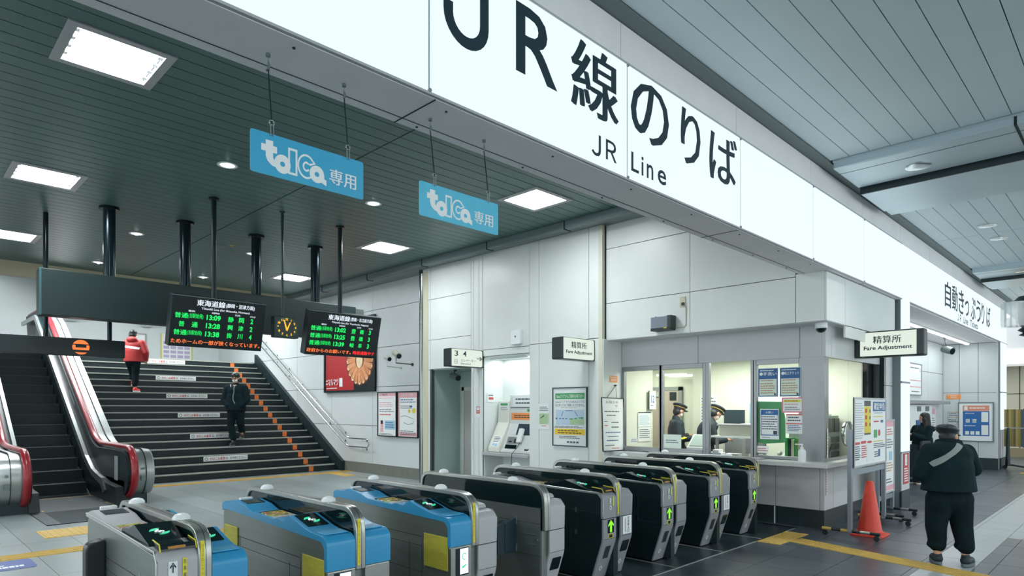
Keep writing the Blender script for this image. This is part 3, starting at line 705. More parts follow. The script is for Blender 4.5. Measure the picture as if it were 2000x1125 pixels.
# ------------------------------------------------------------------ the long backlit sign
YS = 2.87
def lit_run(root, xs, y=YS, z0=3.41, z1=4.29, th=0.016):
    for a, b in zip(xs, xs[1:]):
        box('sign_panel', a+0.006, y-th, z0, b-0.006, y+0.004, z1, M_LIT, root)
SG = thing('lightbox_sign', 'long backlit white sign above the gates reading JR Line in black', 'sign', (2.2, 2.87, 3.41))
lit_run(SG, [2.2+1.909*k for k in range(-4, 6)])
e = MB(); e.box(-6, YS-0.024, 3.398, 11.75, YS-0.001, 3.412); e.box(-6, YS-0.024, 4.288, 11.75, YS-0.001, 4.30); obj('edge_trim', e, M_LTPL, SG)
e = MB()
for k in range(-3, 6): e.box(2.2+1.909*k-0.006, YS-0.014, 3.41, 2.2+1.909*k+0.006, YS-0.002, 4.29)
obj('panel_joint', e, mat('joint grey', '#8fa6aa', 0.5), SG)
e = MB()
for k in range(-3, 5):
    for z in (3.42, 4.28): e.lathe([(0.011, YS-0.028), (0.011, YS-0.01)], (2.2+1.909*k, 0, z), 10, 'y')
obj('joint_screw', e, M_GRAYPL, SG)
f = RX(0, YS-0.018, 0); D = 0.002
t = MB()
# letter J: stem, bowl
J = []
cx, cz, ro, ri = 2.475, 3.935, 0.175, 0.105
sc_ = lambda a, r: (cx+r*math.cos(a), cz+r*1.0*math.sin(a))
outer = [(2.65, 4.235)]+[sc_(-PI*q/14, ro) for q in range(15)]+[(2.30, 3.99)]
inner = [(2.37, 3.99)]+[sc_(-PI+PI*q/14, ri) for q in range(15)]+[(2.58, 4.235)]
f.poly(t, outer+inner, 0, D); obj('letter', t, M_TEXT, SG)
for s_, x0, z0, x1, z1, b in (('R', 2.885, 3.79, 3.285, 4.235, 0.012), ('線', 3.44, 3.755, 3.98, 4.25, 0.022), ('の', 4.16, 3.765, 4.69, 4.24, 0.02), ('り', 4.90, 3.765, 5.22, 4.235, 0.02), ('ば', 5.40, 3.755, 5.93, 4.22, 0.02)):
    t = MB(); text(t, f, s_, x0, z0, x1, z1, D, b); obj('letter', t, M_TEXT, SG)
for s_, x0, z0, x1, z1 in (('Ｊ', 3.66, 3.475, 3.77, 3.635), ('Ｒ', 3.83, 3.485, 3.965, 3.635), ('L', 4.155, 3.485, 4.26, 3.635), ('i', 4.295, 3.485, 4.325, 3.635), ('n', 4.37, 3.485, 4.465, 3.60), ('e', 4.53, 3.483, 4.66, 3.602)):
    t = MB(); text(t, f, s_, x0, z0, x1, z1, D, 0.012); obj('letter', t, M_TEXT, SG)
SG2 = thing('lightbox_sign', 'backlit white sign over the ticket machines reading JR Line Tickets', 'sign', (12.24, 2.87, 3.41))
lit_run(SG2, [12.24, 14.15, 16.06, 17.97, 19.88, 21.38])
e = MB(); e.box(12.24, YS-0.024, 3.398, 22.3, YS-0.001, 3.412); obj('edge_trim', e, M_LTPL, SG2)
e = MB()
for x in (12.24, 14.15, 16.06, 17.97, 19.88): e.box(x-0.006, YS-0.014, 3.41, x+0.006, YS-0.002, 4.29)
obj('panel_joint', e, mat('joint grey', '#8fa6aa', 0.5), SG2)
for q, s_ in enumerate('自動きっぷうりば'):
    x = 14.78+0.63*q; t = MB()
    w, h, z = (0.5, 0.5, 3.63) if s_ not in 'っ' else (0.4, 0.34, 3.64)
    if s_ == 'り': w = 0.34
    text(t, f, s_, x, z, x+w, z+h, D, 0.03); obj('letter', t, M_TEXT, SG2)
t = MB(); text(t, f, 'ＪＲ', 15.9, 3.455, 16.28, 3.60, D, 0.012); text(t, f, 'Line', 16.5, 3.455, 16.98, 3.60, D, 0.012); text(t, f, 'Tickets', 17.2, 3.455, 18.1, 3.60, D, 0.012); obj('lettering', t, M_TEXT, SG2)
# lit pillars
def pillar(x0, x1, y1, label, zlow=0.93):
    P = thing('lit_pillar', label, 'pillar', (x0, YS, 0))
    box('core', x0, YS+0.006, 0, x1, y1, 3.40, M_BOOTH if x0 > 15 else mat('pillar side', '#7d888c', 0.4, 0.3), P)
    for z0, z1 in ((zlow, 2.05), (2.07, 3.40), (3.41, 4.29)): box('light_panel', x0+0.005, YS-0.016, z0, x1-0.005, YS+0.004, z1, M_LIT, P)
    box('lower_panel', x0+0.005, YS-0.01, 0.3, x1-0.005, YS+0.004, zlow-0.012, M_BOOTH, P); box('plinth', x0-0.006, YS-0.014, 0, x1, YS+0.02, 0.29, M_DKBASE, P)
    box('joint_trim', x0-0.004, YS-0.02, 2.045, x1, YS+0.01, 2.075, M_GRAYPL, P); box('joint_trim', x0-0.004, YS-0.02, zlow-0.014, x1, YS+0.01, zlow+0.002, M_GRAYPL, P)
    return P
P1 = pillar(11.76, 12.24, 2.99, 'backlit white pillar between the fare booth and the ticket machines')
f = RX(11.84, YS-0.012, 0.4); mb = MB(); f.rect(mb, 0, 0, 0.33, 0.5); n_ = obj('notice', mb, mat('notice red', '#b5373b', 0.5), P1, label='red notice with white vertical print')
t = MB(); f.poly(t, rnd([(0.1, 0.3), (0.23, 0.3), (0.23, 0.48), (0.1, 0.48)], 0.03), 0.003, 0.005); lines(t, f, 0.05, 0.03, 0.28, 0.27, 6, 0.5, 0.005); obj('print', t, M_WHITE, n_)
t = MB(); text(t, f, 'ＩＣ', 0.13, 0.33, 0.2, 0.45, 0.006); obj('print', t, M_TEXT, n_)
pillar(21.38, 22.28, 3.3, 'far backlit white pillar at the end of the ticket machine bay', 1.05)

# ------------------------------------------------------------------ hanging blue card signs
def card_sign(x0, x1, label, col, hooks):
    f = RX(x0, 3.05, 2.785); w, h = x1-x0, 0.205
    T_ = thing('hanging_sign', label, 'hanging sign', (x0, 3.05, 2.785), 'blue card signs hung from the beam')
    mb = MB(); f.poly(mb, rnd([(0, 0), (w, 0), (w, h), (0, h)], 0.012), -0.006, 0); obj('card', mb, col, T_)
    X = lambda q: q*w; Y = lambda q: (1-q)*h
    t = MB()
    # the logo: t, o, outlined I, outlined C, a
    f.poly(t, [(X(.085), Y(.44)), (X(.085), Y(.28)), (X(.12), Y(.28)), (X(.12), Y(.165)), (X(.18), Y(.165)), (X(.18), Y(.28)), (X(.212), Y(.28)), (X(.212), Y(.44)), (X(.18), Y(.44)), (X(.18), Y(.55)), (X(.187), Y(.6)), (X(.205), Y(.62)), (X(.205), Y(.77)), (X(.17), Y(.75)), (X(.135), Y(.66)), (X(.12), Y(.55)), (X(.12), Y(.44))], 0, .0012)
    f.ring(t, X(.258), Y(.65), X(.068), h*.228, X(.021), h*.062, d=.0013)
    for a, b, c, d in ((.3205, .2, .3675, .255), (.3205, .79, .3675, .845), (.305, .2, .32, .845), (.368, .2, .383, .845)): f.rect(t, X(a), Y(d), X(b if False else c), Y(b), 0, .0014)
    f.ring(t, X(.462), Y(.545), X(.078), h*.305, X(.065), h*.255, a0=0.85, a1=2*PI-0.7, d=.0012)
    f.ring(t, X(.462), Y(.545), X(.033), h*.125, X(.020), h*.075, a0=0.75, a1=2*PI-0.6, d=.0012)
    f.poly(t, [(X(.508), Y(.31)), (X(.545), Y(.42)), (X(.492), Y(.505)), (X(.482), Y(.46)), (X(.526), Y(.415)), (X(.500), Y(.345))], 0, .0015)
    f.ring(t, X(.556), Y(.665), X(.066), h*.215, X(.021), h*.06, d=.0013)
    f.poly(t, [(X(.60), Y(.60)), (X(.622), Y(.66)), (X(.622), Y(.735)), (X(.642), Y(.76)), (X(.642), Y(.90)), (X(.60), Y(.85)), (X(.575), Y(.80))], 0, .0014)
    obj('logo', t, M_WHITE, T_)
    t = MB(); text(t, f, '専用', X(.672), Y(.8), X(.925), Y(.41), .0015, .018); obj('lettering', t, M_WHITE, T_)
    for hx in hooks:
        obj('cord', MB().tube([(hx, 3.05, 2.785+h+0.05), (hx, 3.09, 3.33)], 0.0035, 6), M_BLACK, T_)
        obj('clip', MB().tube([(hx-0.007, 3.045, 2.785+h-0.01), (hx-0.007, 3.047, 2.785+h+0.045), (hx+0.007, 3.047, 2.785+h+0.045), (hx+0.007, 3.045, 2.785+h-0.01)], 0.0028, 6, True).tube([(hx+0.012*math.cos(a), 3.049, 2.785+h+0.055+0.012*math.sin(a)) for a in [2*PI*q/10 for q in range(10)]], 0.003, 6, True), M_CHROME, T_, smooth=True)
        obj('hook', MB().tube([(hx, 3.09, 3.32), (hx+0.008, 3.09, 3.345), (hx, 3.09, 3.37), (hx-0.008, 3.09, 3.345), (hx, 3.09, 3.395)], 0.005, 6, True).lathe([(0.011, 3.385), (0.011, 3.40)], (hx, 3.09, 0), 10), M_BAND, T_)
M_CARD = mat('card blue', '#2fa3cc', 0.4, noise=0.03, scale=10)
card_sign(1.28, 1.90, 'bigger looking blue card sign hung above the left gates, white logo', M_CARD, (1.385, 1.805))
card_sign(2.28, 2.92, 'smaller looking pale blue card sign hung right of the other one', mat('card pale blue', '#4fb9d8', 0.4, noise=0.03, scale=10), (2.39, 2.83))

# ------------------------------------------------------------------ departure boards, clock, dark board, warning board
def led_board(x0, x1, label, title, eng, rows, msg, pole, msg2=None):
    zt, h, tilt = 3.26, 0.745, 0.26
    u = (0, math.sin(tilt)*-1, math.cos(tilt)); f = Fr((x0, 9.94, 2.535), (1, 0, 0), u); w = x1-x0
    B = thing('departure_board', label, 'departure board', (x0, 9.94, 2.535))
    mb = MB(); f.rect(mb, 0, 0, w, h, -0.16, 0); obj('case', mb, mat('board black', '#0c1c1f', 0.35), B, bev=0.006)
    mb = MB(); f.rect(mb, 0.0, h-0.012, w, h, -0.1, 0.004); obj('top_edge', mb, M_BAND, B)
    def wd(nm, s_, a, b, y0, y1, m, bd): t = MB(); text(t, f, s_, w*a, y0, w*b, y1, .003, bd); obj(nm, t, m, B)
    wd('heading', title[0], .25, .545, h*.825, h*.945, M_LEDW, .03); wd('heading', title[1], .555, .87, h*.83, h*.93, M_LEDW, .03); wd('heading', eng, .30, .82, h*.745, h*.80, M_LEDW, .012)
    for a, b, s_ in ((.17, .235, '種別'), (.41, .49, '発車時刻'), (.66, .72, '行先'), (.83, .89, 'のりば')): wd('heading', s_, a, b, h*.69, h*.725, M_LEDW, .02)
    for q, (kind, tm, dest, tr) in enumerate(rows):
        y1 = h*(.665-.165*q); y0 = y1-h*.105
        for s_, a, b, bd in (([('普通', .04, .17, .03), ('(当駅始発)', .175, .325, .01)] if kind else [('普', .085, .14, .03), ('通', .215, .275, .03)])+[(tm, .36, .51, .035), (dest[0], .59, .65, .025), (dest[1], .71, .765, .025), (tr, .84, .87, .03)]):
            wd('led_word', s_, a, b, y0, y1, M_LEDG, bd)
    wd('led_message', msg, .02, (.975 if not msg2 else .62), h*.065, h*.155, M_LEDO, .02)
    if msg2: wd('led_message', msg2, .65, .965, h*.065, h*.155, M_LEDR, .02)
    obj('pole', MB().tube([(pole, 9.82, 3.15), (pole, 9.82, 4.74)], 0.036, 12).lathe([(0.075, 4.72), (0.075, 4.75)], (pole, 9.82, 0), 16), mat('black pole', '#13262a', 0.3, 0.4), B, smooth=True)
    return B
led_board(2.99, 4.34, 'left black departure board with green LED rows, first at 13:09', ('東海道線', '(静岡・沼津方面)'), 'Tōkaidō Line (for Shizuoka, Numazu)', ((1, '13:09', '静岡', '2'), (0, '13:28', '興津', '2'), (1, '13:38', '掛川', '4')), 'ためホームの一部が狭くなっています。', 3.58)
led_board(5.07, 6.45, 'right black departure board with green LED rows, first at 13:02', ('東海道線', '(豊橋・名古屋方面)'), 'Tōkaidō Line (for Toyohashi, Nagoya)', ((1, '13:02', '豊橋', '3'), (1, '13:25', '豊橋', '3'), (1, '13:39', '岐阜', '3')), '政府からのお願いです。', 5.66, '時差通勤やテ')
CK = thing('hanging_clock', 'square black hanging clock with glowing yellow numerals between the departure boards', 'clock', (4.63, 9.75, 2.75))
box('case', 4.44, 9.68, 2.755, 4.84, 9.82, 3.09, mat('clock case', '#1d2f30', 0.4), CK, bev=0.012)
f = RX(4.64, 9.678, 2.92)
t = MB()
for q in range(1, 13):
    a = PI/2-2*PI*q/12; cx, cy = 0.145*math.cos(a), 0.125*math.sin(a); text(t, f, str(q), cx-0.02, cy-0.018, cx+0.02, cy+0.018, .003, .06, True)
obj('numerals', t, M_LEDY, CK)
t = MB(); f.poly(t, [(-.012, -.055), (.012, -.05), (-.035, .115), (-.052, .108)], .002, .004); f.poly(t, [(-.014, -.05), (.008, -.06), (.065, .075), (.05, .083)], .002, .005); obj('hands', t, M_LEDY, CK)
t = MB(); f.ring(t, 0, 0, 0.17, 0.148, 0.166, 0.144, d=.002); obj('dial_ring', t, M_GREEN, CK)
obj('pole', MB().tube([(4.6, 9.75, 3.09), (4.6, 9.75, 4.74)], 0.022, 10).lathe([(0.05, 3.088), (0.05, 3.11)], (4.6, 9.75, 0), 12).lathe([(0.045, 4.73), (0.045, 4.75)], (4.6, 9.75, 0), 12), mat('clock pole', '#3c4b4c', 0.3, 0.6), CK, smooth=True)
DB = thing('hanging_board', 'long unlit dark board hung on thick black posts across the hall', 'hanging board', (1.7, 11.4, 3.0))
box('case', 1.70, 11.28, 2.99, 6.86, 11.55, 3.665, mat('dark board', '#182b2b', 0.45), DB, bev=0.01)
box('edge_strip', 1.695, 11.275, 2.985, 1.72, 11.30, 3.67, mat('board edge', '#41686c', 0.4, 0.4), DB)
box('end_cap', 6.86, 11.30, 3.02, 7.05, 11.5, 3.63, mat('board end', '#4d5a54', 0.5), DB)
for x in (2.6, 3.7, 4.9, 6.05):
    obj('post', MB().tube([(x, 11.42, 3.66), (x, 11.42, 4.72)], 0.085, 16).lathe([(0.14, 4.71), (0.14, 4.75)], (x, 11.42, 0), 20), mat('black post', '#12252a', 0.2, 0.5), DB, smooth=True)
for x in (1.97, 2.95): obj('drop_rod', MB().tube([(x, 12.4, 2.75), (x, 12.4, 4.75)] if x < 2 else [(x, 12.4, 2.75), (x, 12.4, 3.05), (x, 11.5, 3.05)], 0.035, 10), MATS['black post'], DB, smooth=True) if False else None
NB = thing('warning_board', 'black board over the escalator with an orange no-entry light', 'warning board', (1.0, 12.4, 2.49))
box('case', 0.2, 12.33, 2.49, 3.04, 12.48, 2.775, mat('warning black', '#0e2022', 0.4), NB, bev=0.008)
for x in (1.95, 2.83): obj('pole', MB().tube([(x, 12.42, 2.77), (x, 12.42, 4.75)], 0.036, 10), MATS['black post'], NB, smooth=True)
f = RX(2.405, 12.328, 2.633); t = MB(); t2 = MB()
for z0, z1 in ((.05, .118), (-.045, .035), (-.118, -.085)):
    xx = [math.sqrt(max(0, .118**2-z*z)) for z in (z0, z1)]; pts = [(xx[0]*q/6*-1, z0) for q in range(6, -7, -1)]
    def arc(z0, z1): 
        L = [(math.sqrt(max(0, .0139-(z0+(z1-z0)*q/8)**2)), z0+(z1-z0)*q/8) for q in range(9)]
        return [(-a, b) for a, b in L[::-1]]+L
    f.poly(t, [p for p in arc(z0, z1)], 0.002, .004)
obj('no_entry_light', t, M_LEDO, NB); mb = MB(); f.rect(mb, -0.075, -0.008, 0.075, 0.042, .003, .006); obj('bar', mb, M_BLACK, NB)
# ------------------------------------------------------------------ ticket gates
YG = 3.65
M_YSTRIP = mat('yellow strip', '#e2d63a', 0.5)
M_PRINTY = mat('print gold', '#b0902c', 0.6)
M_MOS = [mosaic('print picture warm', ('#c4574a', '#e2c9a8', '#b8402f', '#d9b34a', '#7b8f3a', '#f0e6d6')), mosaic('print picture lime', ('#a3b53c', '#d8d04a', '#e8e2d0', '#5d7a34', '#c96a4a'))]
FILM = [mat('screen %s' % k, c, 0.25) for k, c in (('dark', '#22353a'), ('warm', '#c9786c'), ('lime', '#a9b64a'), ('pale', '#d5d0c4'))]
def ring_prism(mb, out, inn, x0, x1):
    n = len(out)
    mb.add([(x0, y, z) for y, z in out]+[(x0, y, z) for y, z in inn]+[(x1, y, z) for y, z in out]+[(x1, y, z) for y, z in inn],
           [f for i in range(n) for j in [(i+1) % n] for f in ((i, j, n+j, n+i), (2*n+i, 3*n+i, 3*n+j, 2*n+j), (i, 2*n+i, 2*n+j, j), (n+i, n+j, 3*n+j, 3*n+i))])
    return mb
def ic_logo(root, f, w, par):
    f = Fr(f.o, f.r*.87-f.u*.5, f.u*.87+f.r*.5)
    t = MB()
    for a0 in (0.75*PI, -0.25*PI):
        for q in range(14):
            A, B = a0-0.75+1.75*q/14+0.2, a0-0.75+1.75*(q+1)/14+0.2; th = lambda s: 0.016*math.sin(PI*min(1, max(0, s)))*w/0.06
            oA, oB = q/14, (q+1)/14; R = 0.5*w
            f.poly(t, [(R*math.cos(A), R*.85*math.sin(A)), (R*math.cos(B), R*.85*math.sin(B)), ((R-th(oB)-.001)*math.cos(B), (R-th(oB)-.001)*.85*math.sin(B)), ((R-th(oA)-.001)*math.cos(A), (R-th(oA)-.001)*.85*math.sin(A))], 0.001, 0.002)
    obj('logo_arc', t, M_ICG, par, key='arc%s%s' % (tuple(f.o), w))
    t = MB(); text(t, f, 'Ic', -w*.22, -w*.17, w*.24, w*.2, 0.003, 0.05); obj('logo_letters', t, M_ICW, par, key='let%s%s' % (tuple(f.o), w))
def body(root, s, style, side_m):
    """one reader body; s is its side of the middle rim"""
    x0, x1 = (-0.235, -0.036) if s < 0 else (0.036, 0.225)
    xo = x0 if s < 0 else x1                                   # outer side
    blue = style.startswith('blue'); K = style+str(s)
    if style in ('green', 'plain', 'back'):
        prof = [(0.13, 0.015), (0.0, 0.40), (0.0, 0.80), (0.045, 0.838), (1.66, 0.862), (1.70, 0.83), (1.70, 0.40), (1.57, 0.015)]
    else:
        prof = [(0.0, 0.015), (0.0, 0.79), (0.045, 0.82), (0.5, 0.835), (1.6, 0.865), (1.655, 0.83), (1.66, 0.015)]
    prof = rnd(prof, 0.035, 3)
    h = obj('housing', MB().prism(prof, x0, (x1 if s > 0 else x1), 'x'), side_m, root, key='h'+K+side_m.name, bev=0.004)
    xs = xo+s*0.0012
    # silver edge along the outer top
    # seams on the outer side
    sm = MB()
    def seam(y0, z0, y1, z1): sm.box(min(xs, xo), y0, z0, max(xs, xo), y1, z1)
    seam(0.02, 0.652, 1.62, 0.656)
    if style in ('green', 'plain', 'back'):
        seam(0.02, 0.425, 1.6, 0.429); seam(0.385, 0.03, 0.389, 0.66); seam(0.30, 0.43, 0.304, 0.66)
    else:
        seam(0.34, 0.38, 1.30, 0.383); seam(0.337, 0.2, 0.34, 0.66); seam(1.32, 0.2, 1.323, 0.66); seam(0.5, 0.25, 0.503, 0.6); seam(0.34, 0.58, 1.3, 0.583)
    obj('seam', sm, M_GAP, h, key='s'+K)
    hg = MB()
    for z0, z1 in ((0.63, 0.685), (0.415, 0.465)): hg.box(min(xo, xo+s*0.004), 0.31, z0, max(xo, xo+s*0.004), 0.335, z1)
    obj('hinge', hg, M_CHROME, h, key='hg'+K)
    if style == 'plain': pass
    if blue:
        for nm, y0, y1, z0, z1 in (('front', 0.02, 0.305, 0.44, 0.69), ('rear', 1.36, 1.62, 0.47, 0.72)):
            obj('yellow_pad', MB().box(min(xo, xo+s*0.01), y0, z0, max(xo, xo+s*0.01), y1, z1), M_YPAD, root, key='yp'+K+nm, bev=0.004)
    cov = M_BLUE if blue else (M_LTPL if style in ('slot', 'plain') else M_GRAYPL)
    # top cover
    if blue:
        tp = rnd([(-0.014, 0.62), (-0.014, 0.80), (0.03, 0.838), (0.20, 0.846), (0.26, 0.856), (0.50, 0.917), (0.58, 0.868), (0.68, 0.878), (0.74, 0.862), (1.10, 0.872), (1.22, 0.905), (1.42, 0.925), (1.50, 0.895), (1.62, 0.90), (1.672, 0.88), (1.672, 0.82), (1.60, 0.838), (0.06, 0.80), (0.02, 0.76), (0.02, 0.62)], [0, .02, .05] + [.015]*12 + [0.01]*5, 3)
        c = obj('top_cover', MB().prism(tp, x0-0.006 if s < 0 else x0, x1 if s < 0 else x1+0.006, 'x'), cov, root, key='tc'+K, smooth=True, bev=0.008)
        m_ = (x0+x1)/2
        f = Fr((m_, 0.38, 0.8885), (1, 0, 0), (0, 0.97, 0.246))
        mb = MB(); f.poly(mb, rnd([(-.075, -.10), (.075, -.10), (.075, .105), (-.075, .105)], 0.008), -0.004, 0.002); r_ = obj('reader_pad', mb, M_GLOSSBLK, root, key='rp'+K)
        g2 = Fr(f.p(0, 0, .002), f.r, f.u); ic_logo(root, g2, 0.105, r_)
        for y0, y1, zz, m2 in ((0.76, 0.82, 0.868, FILM[3]), (0.83, 0.89, 0.870, M_MOS[1]), (0.895, 0.94, 0.872, M_MOS[0]), (0.95, 0.99, 0.874, M_MOS[1]), (1.0, 1.03, 0.875, FILM[0])):
            mb = MB().box(x0+0.02, y0, 0.85, x1-0.02, y1, zz+0.002); obj('print_patch', mb, m2, c, key='pp%s%s' % (K, y0))
        f = Fr((m_, 1.33, 0.917), (1, 0, 0), (0, 0.995, 0.1)); mb = MB(); f.rect(mb, -.07, -.07, .07, .06, -0.004, 0.003); obj('display_window', mb, FILM[0], c, key='dw'+K)
        obj('lamp_bar', MB().box(x0+0.05, 1.44, 0.915, x1-0.05, 1.48, 0.935), M_WHITE, c, key='lb'+K, bev=0.006)
        obj('trim_step', MB().box(x0+0.02, 0.045, 0.8405, x1-0.02, 0.15, 0.849), mat('blue step', '#3ba4d2', 0.3), c, key='ts'+K, bev=0.004)
        fr = obj('front_panel', MB().box(x0, -0.012, 0.02, x1, 0.01, 0.615), M_STEEL, root, key='fp'+K, bev=0.004)
        if s < 0:
            dp = obj('display', MB().box(x0+0.045, -0.015, 0.40, x1-0.03, -0.005, 0.605), M_GLOSSBLK, root, key='dp'+K)
            obj('lit_screen', MB().box(x0+0.085, -0.017, 0.41, x1-0.035, -0.014, 0.598), M_DISP, dp, key='ls'+K)
            f = Fr(((x0+x1)/2+0.024, -0.018, 0.5), (1, 0, 0), (0, 0, 1)); t = MB(); f.ring(t, 0, .04, .022, .026, .016, .02, a0=0.4, a1=5.2, d=.001); f.poly(t, [(-.02, -.05), (.018, -.03), (.018, -.02), (-.02, -.035)], 0, .001)
            obj('screen_mark', t, M_ICG, dp, key='sm'+K)
        return
    # grey styles
    tp = rnd([(-0.012, 0.60), (-0.012, 0.80), (0.03, 0.845), (0.14, 0.85), (1.10, 0.866), (1.25, 0.895), (1.50, 0.91), (1.60, 0.89), (1.69, 0.87), (1.69, 0.85), (0.06, 0.83), (0.02, 0.79), (0.02, 0.60)], [0, .02, .03]+[.012]*7+[.01]*3, 3)
    c = obj('top_cover', MB().prism(tp, x0-0.004 if s < 0 else x0, x1 if s < 0 else x1+0.004, 'x'), cov, root, key='tc'+K, smooth=True, bev=0.006)
    e = MB().tube([(xo+s*0.003, -0.006, 0.62), (xo+s*0.003, -0.01, 0.79), (xo+s*0.003, 0.035, 0.842), (xo+s*0.003, 1.1, 0.868), (xo+s*0.003, 1.68, 0.872)], 0.006, 6); obj('edge_trim', e, M_STEEL, root, key='et'+K, smooth=True)
    m_ = (x0+x1)/2
    if style in ('green', 'slot'):
        # black reader wedge with its logo
        w = obj('reader_wedge', MB().prism(rnd([(0.16, 0.848), (0.17, 0.860), (0.47, 0.935), (0.58, 0.90), (0.74, 0.888), (0.75, 0.855)], .01, 2), x0+0.004, x1, 'x'), M_GLOSSBLK, root, key='rw'+K, bev=0.005)
        f = Fr((m_, 0.33, 0.9015), (1, 0, 0), (0, 0.97, 0.243)); ic_logo(root, f, 0.105, w)
        # ticket slot with yellow trim
        sl = obj('ticket_slot', MB().prism(rnd([(0.005, 0.845), (0.02, 0.875), (0.13, 0.885), (0.15, 0.845)], .01, 2), x0+0.02, x1-0.004, 'x'), M_GLOSSBLK, root, key='sl'+K)
        y_ = MB().tube([(x0+0.016, 0.0, 0.842), (x0+0.016, 0.02, 0.880), (x0+0.016, 0.14, 0.89)], 0.0035, 6).tube([(x1-0.004, 0.0, 0.842), (x1-0.004, 0.02, 0.880), (x1-0.004, 0.14, 0.89)], 0.0035, 6)
        obj('slot_trim', y_, M_YSTRIP, sl, key='st'+K)
        obj('slot_mouth', MB().box(x0+0.055, -0.002, 0.855, x1-0.06, 0.02, 0.866), mat('slot amber', '#b97f2c', 0.5), sl, key='sm'+K)
        for y0, y1, m2 in ((0.80, 0.87, M_MOS[1]), (0.875, 0.90, M_MOS[0]), (0.94, 0.98, M_MOS[1])) :
            obj('print_patch', MB().box(x0+0.025, y0, 0.85, x1-0.02, y1, 0.8675), m2, c, key='pp%s%s' % (K, y0))
        f = Fr((m_, 1.38, 0.9035), (1, 0, 0), (0, 0.998, 0.06)); mb = MB(); f.rect(mb, -.07, -.09, .07, .07, -0.004, 0.003); obj('display_window', mb, FILM[0], c, key='dw'+K)
        obj('lamp_bar', MB().box(x0+0.05, 1.52, 0.90, x1-0.05, 1.56, 0.925), M_WHITE, c, key='lb'+K, bev=0.006)
    if style in ('plain', 'back'):
        obj('top_step', MB().prism(rnd([(0.10, 0.85), (0.12, 0.885), (0.3, 0.90), (1.2, 0.91), (1.24, 0.87)], .015, 2), x0+0.004, x1, 'x'), cov, root, key='ps'+K, bev=0.006)
    if style == 'slot':
        fr = obj('front_panel', MB().box(x0, -0.014, 0.02, x1, 0.01, 0.60), mat('front grey', '#6d7478', 0.45), root, key='fp'+K, bev=0.004)
        f = Fr((x0, -0.0145, 0.0), (1, 0, 0), (0, 0, 1))
        mb = MB(); f.rect(mb, .05, .64, .095, .79, 0, .003); l_ = obj('label_plate', mb, M_WHITE, root, key='lp'+K); t = MB(); text(t, f, '↑', .056, .73, .089, .785, .004, .03); f.ring(t, .072, .69, .014, .016, .008, .01, d=.004); obj('print', t, M_TEXT, l_, key='lt'+K)
        mb = MB(); f.rect(mb, .12, .60, .142, .80, 0, .003); l_ = obj('yellow_label', mb, M_YSTRIP, root, key='yl'+K); t = MB()
        for q, ch in enumerate('在来線入口'): text(t, f, ch, .124, .77-.036*q, .138, .795-.036*q, .004, .02)
        obj('print', t, M_TXT2, l_, key='yt'+K)
        return
    # knee-shaped front with arrow, warning and vents
    pf = rnd([(0.118, 0.012), (-0.014, 0.40), (-0.014, 0.598), (0.01, 0.598), (0.01, 0.40), (0.14, 0.012)], [0, .03, 0, 0, .03, 0], 3)
    fr = obj('front_panel', MB().prism(pf, x0-0.004 if s < 0 else x0, x1 if s < 0 else x1+0.004, 'x'), M_GRAYPL if style in ('green', 'back') else M_LTPL, root, key='fp'+K, smooth=True, bev=0.006)
    f = Fr((x0, -0.0145, 0.0), (1, 0, 0), (0, 0, 1)); W_ = x1-x0
    mb = MB(); f.rect(mb, 0, .405, W_, .408, 0, .001); obj('seam', mb, M_GAP, fr, key='fs'+K); mb = MB(); f.rect(mb, 0, .596, W_, .601, 0, .001); obj('seam', mb, M_GAP, fr, key='ft'+K)
    lo = Fr((x0, -0.0155+0.0, 0.40), (1, 0, 0), (0, -0.322, 0.947))
    if s < 0 and style == 'green':
        mb = MB(); f.rect(mb, .058, .462, .155, .588, 0, .003); a = obj('arrow_display', mb, M_GLOSSBLK, root, key='ad'+K)
        t = MB(); f.poly(t, [(.107, .583), (.065, .54), (.065, .522), (.092, .541), (.092, .468), (.122, .468), (.122, .541), (.149, .522), (.149, .54)], .003, .004); obj('arrow', t, M_ARROW, a, key='ar'+K)
        mb = MB(); f.rect(mb, .072, .41, .14, .452, 0, .002); f.rect(mb, .072, .452-.105, .14, .452, 0, .002) if False else None; l_ = obj('warning_label', mb, M_YSTRIP, fr, key='wl'+K)
        t = MB(); f.poly(t, [(.08, .415), (.132, .447), (.132, .415), (.08, .447)], .002, .003); obj('warning_mark', t, M_TEXT, l_, key='wm'+K)
        mb = MB(); f.rect(mb, .072, .355, .14, .409, 0, .002); obj('white_label', mb, M_WHITE, fr, key='ww'+K) if False else None
        mb = MB(); f.rect(mb, .085, .71, .12, .80, .002, .005); t0 = MB(); text(t0, f, 'Ｒ', .085, .735, .115, .79, .004, .04); f.ring(t0, .10, .70, .018, .02, .012, .014, d=.004); obj('slot_symbol', t0, M_WHITE, root, key='ss'+K)
        mb = MB(); f.rect(mb, .135, .715, .155, .80, .0, .004); obj('lime_label', mb, mat('lime', '#c5cf5a', 0.5), root, key='ll'+K)
        t = MB()
        for q in range(6): lo.rect(t, .06+.014*q, -.20, .066+.014*q, -.07, .001, .003)
        obj('vent', t, M_GAP, fr, key='ve'+K)
        t = MB(); lo.ring(t, .07, -.30, .026, .03, .018, .021, n=4, d=.003); obj('floor_symbol', t, M_WHITE, fr, key='fy'+K)
    else:
        mb = MB(); lo.poly(mb, rnd([(.05, -.17), (.165, -.17), (.165, -.05), (.05, -.05)], .012), 0, .003); obj('sensor_window', mb, M_GLOSSBLK, fr, key='sw'+K)
        if style == 'back':
            t = MB(); lo.ring(t, .10, -.28, .026, .03, .018, .021, n=4, d=.003); obj('floor_symbol', t, M_WHITE, fr, key='fy'+K)
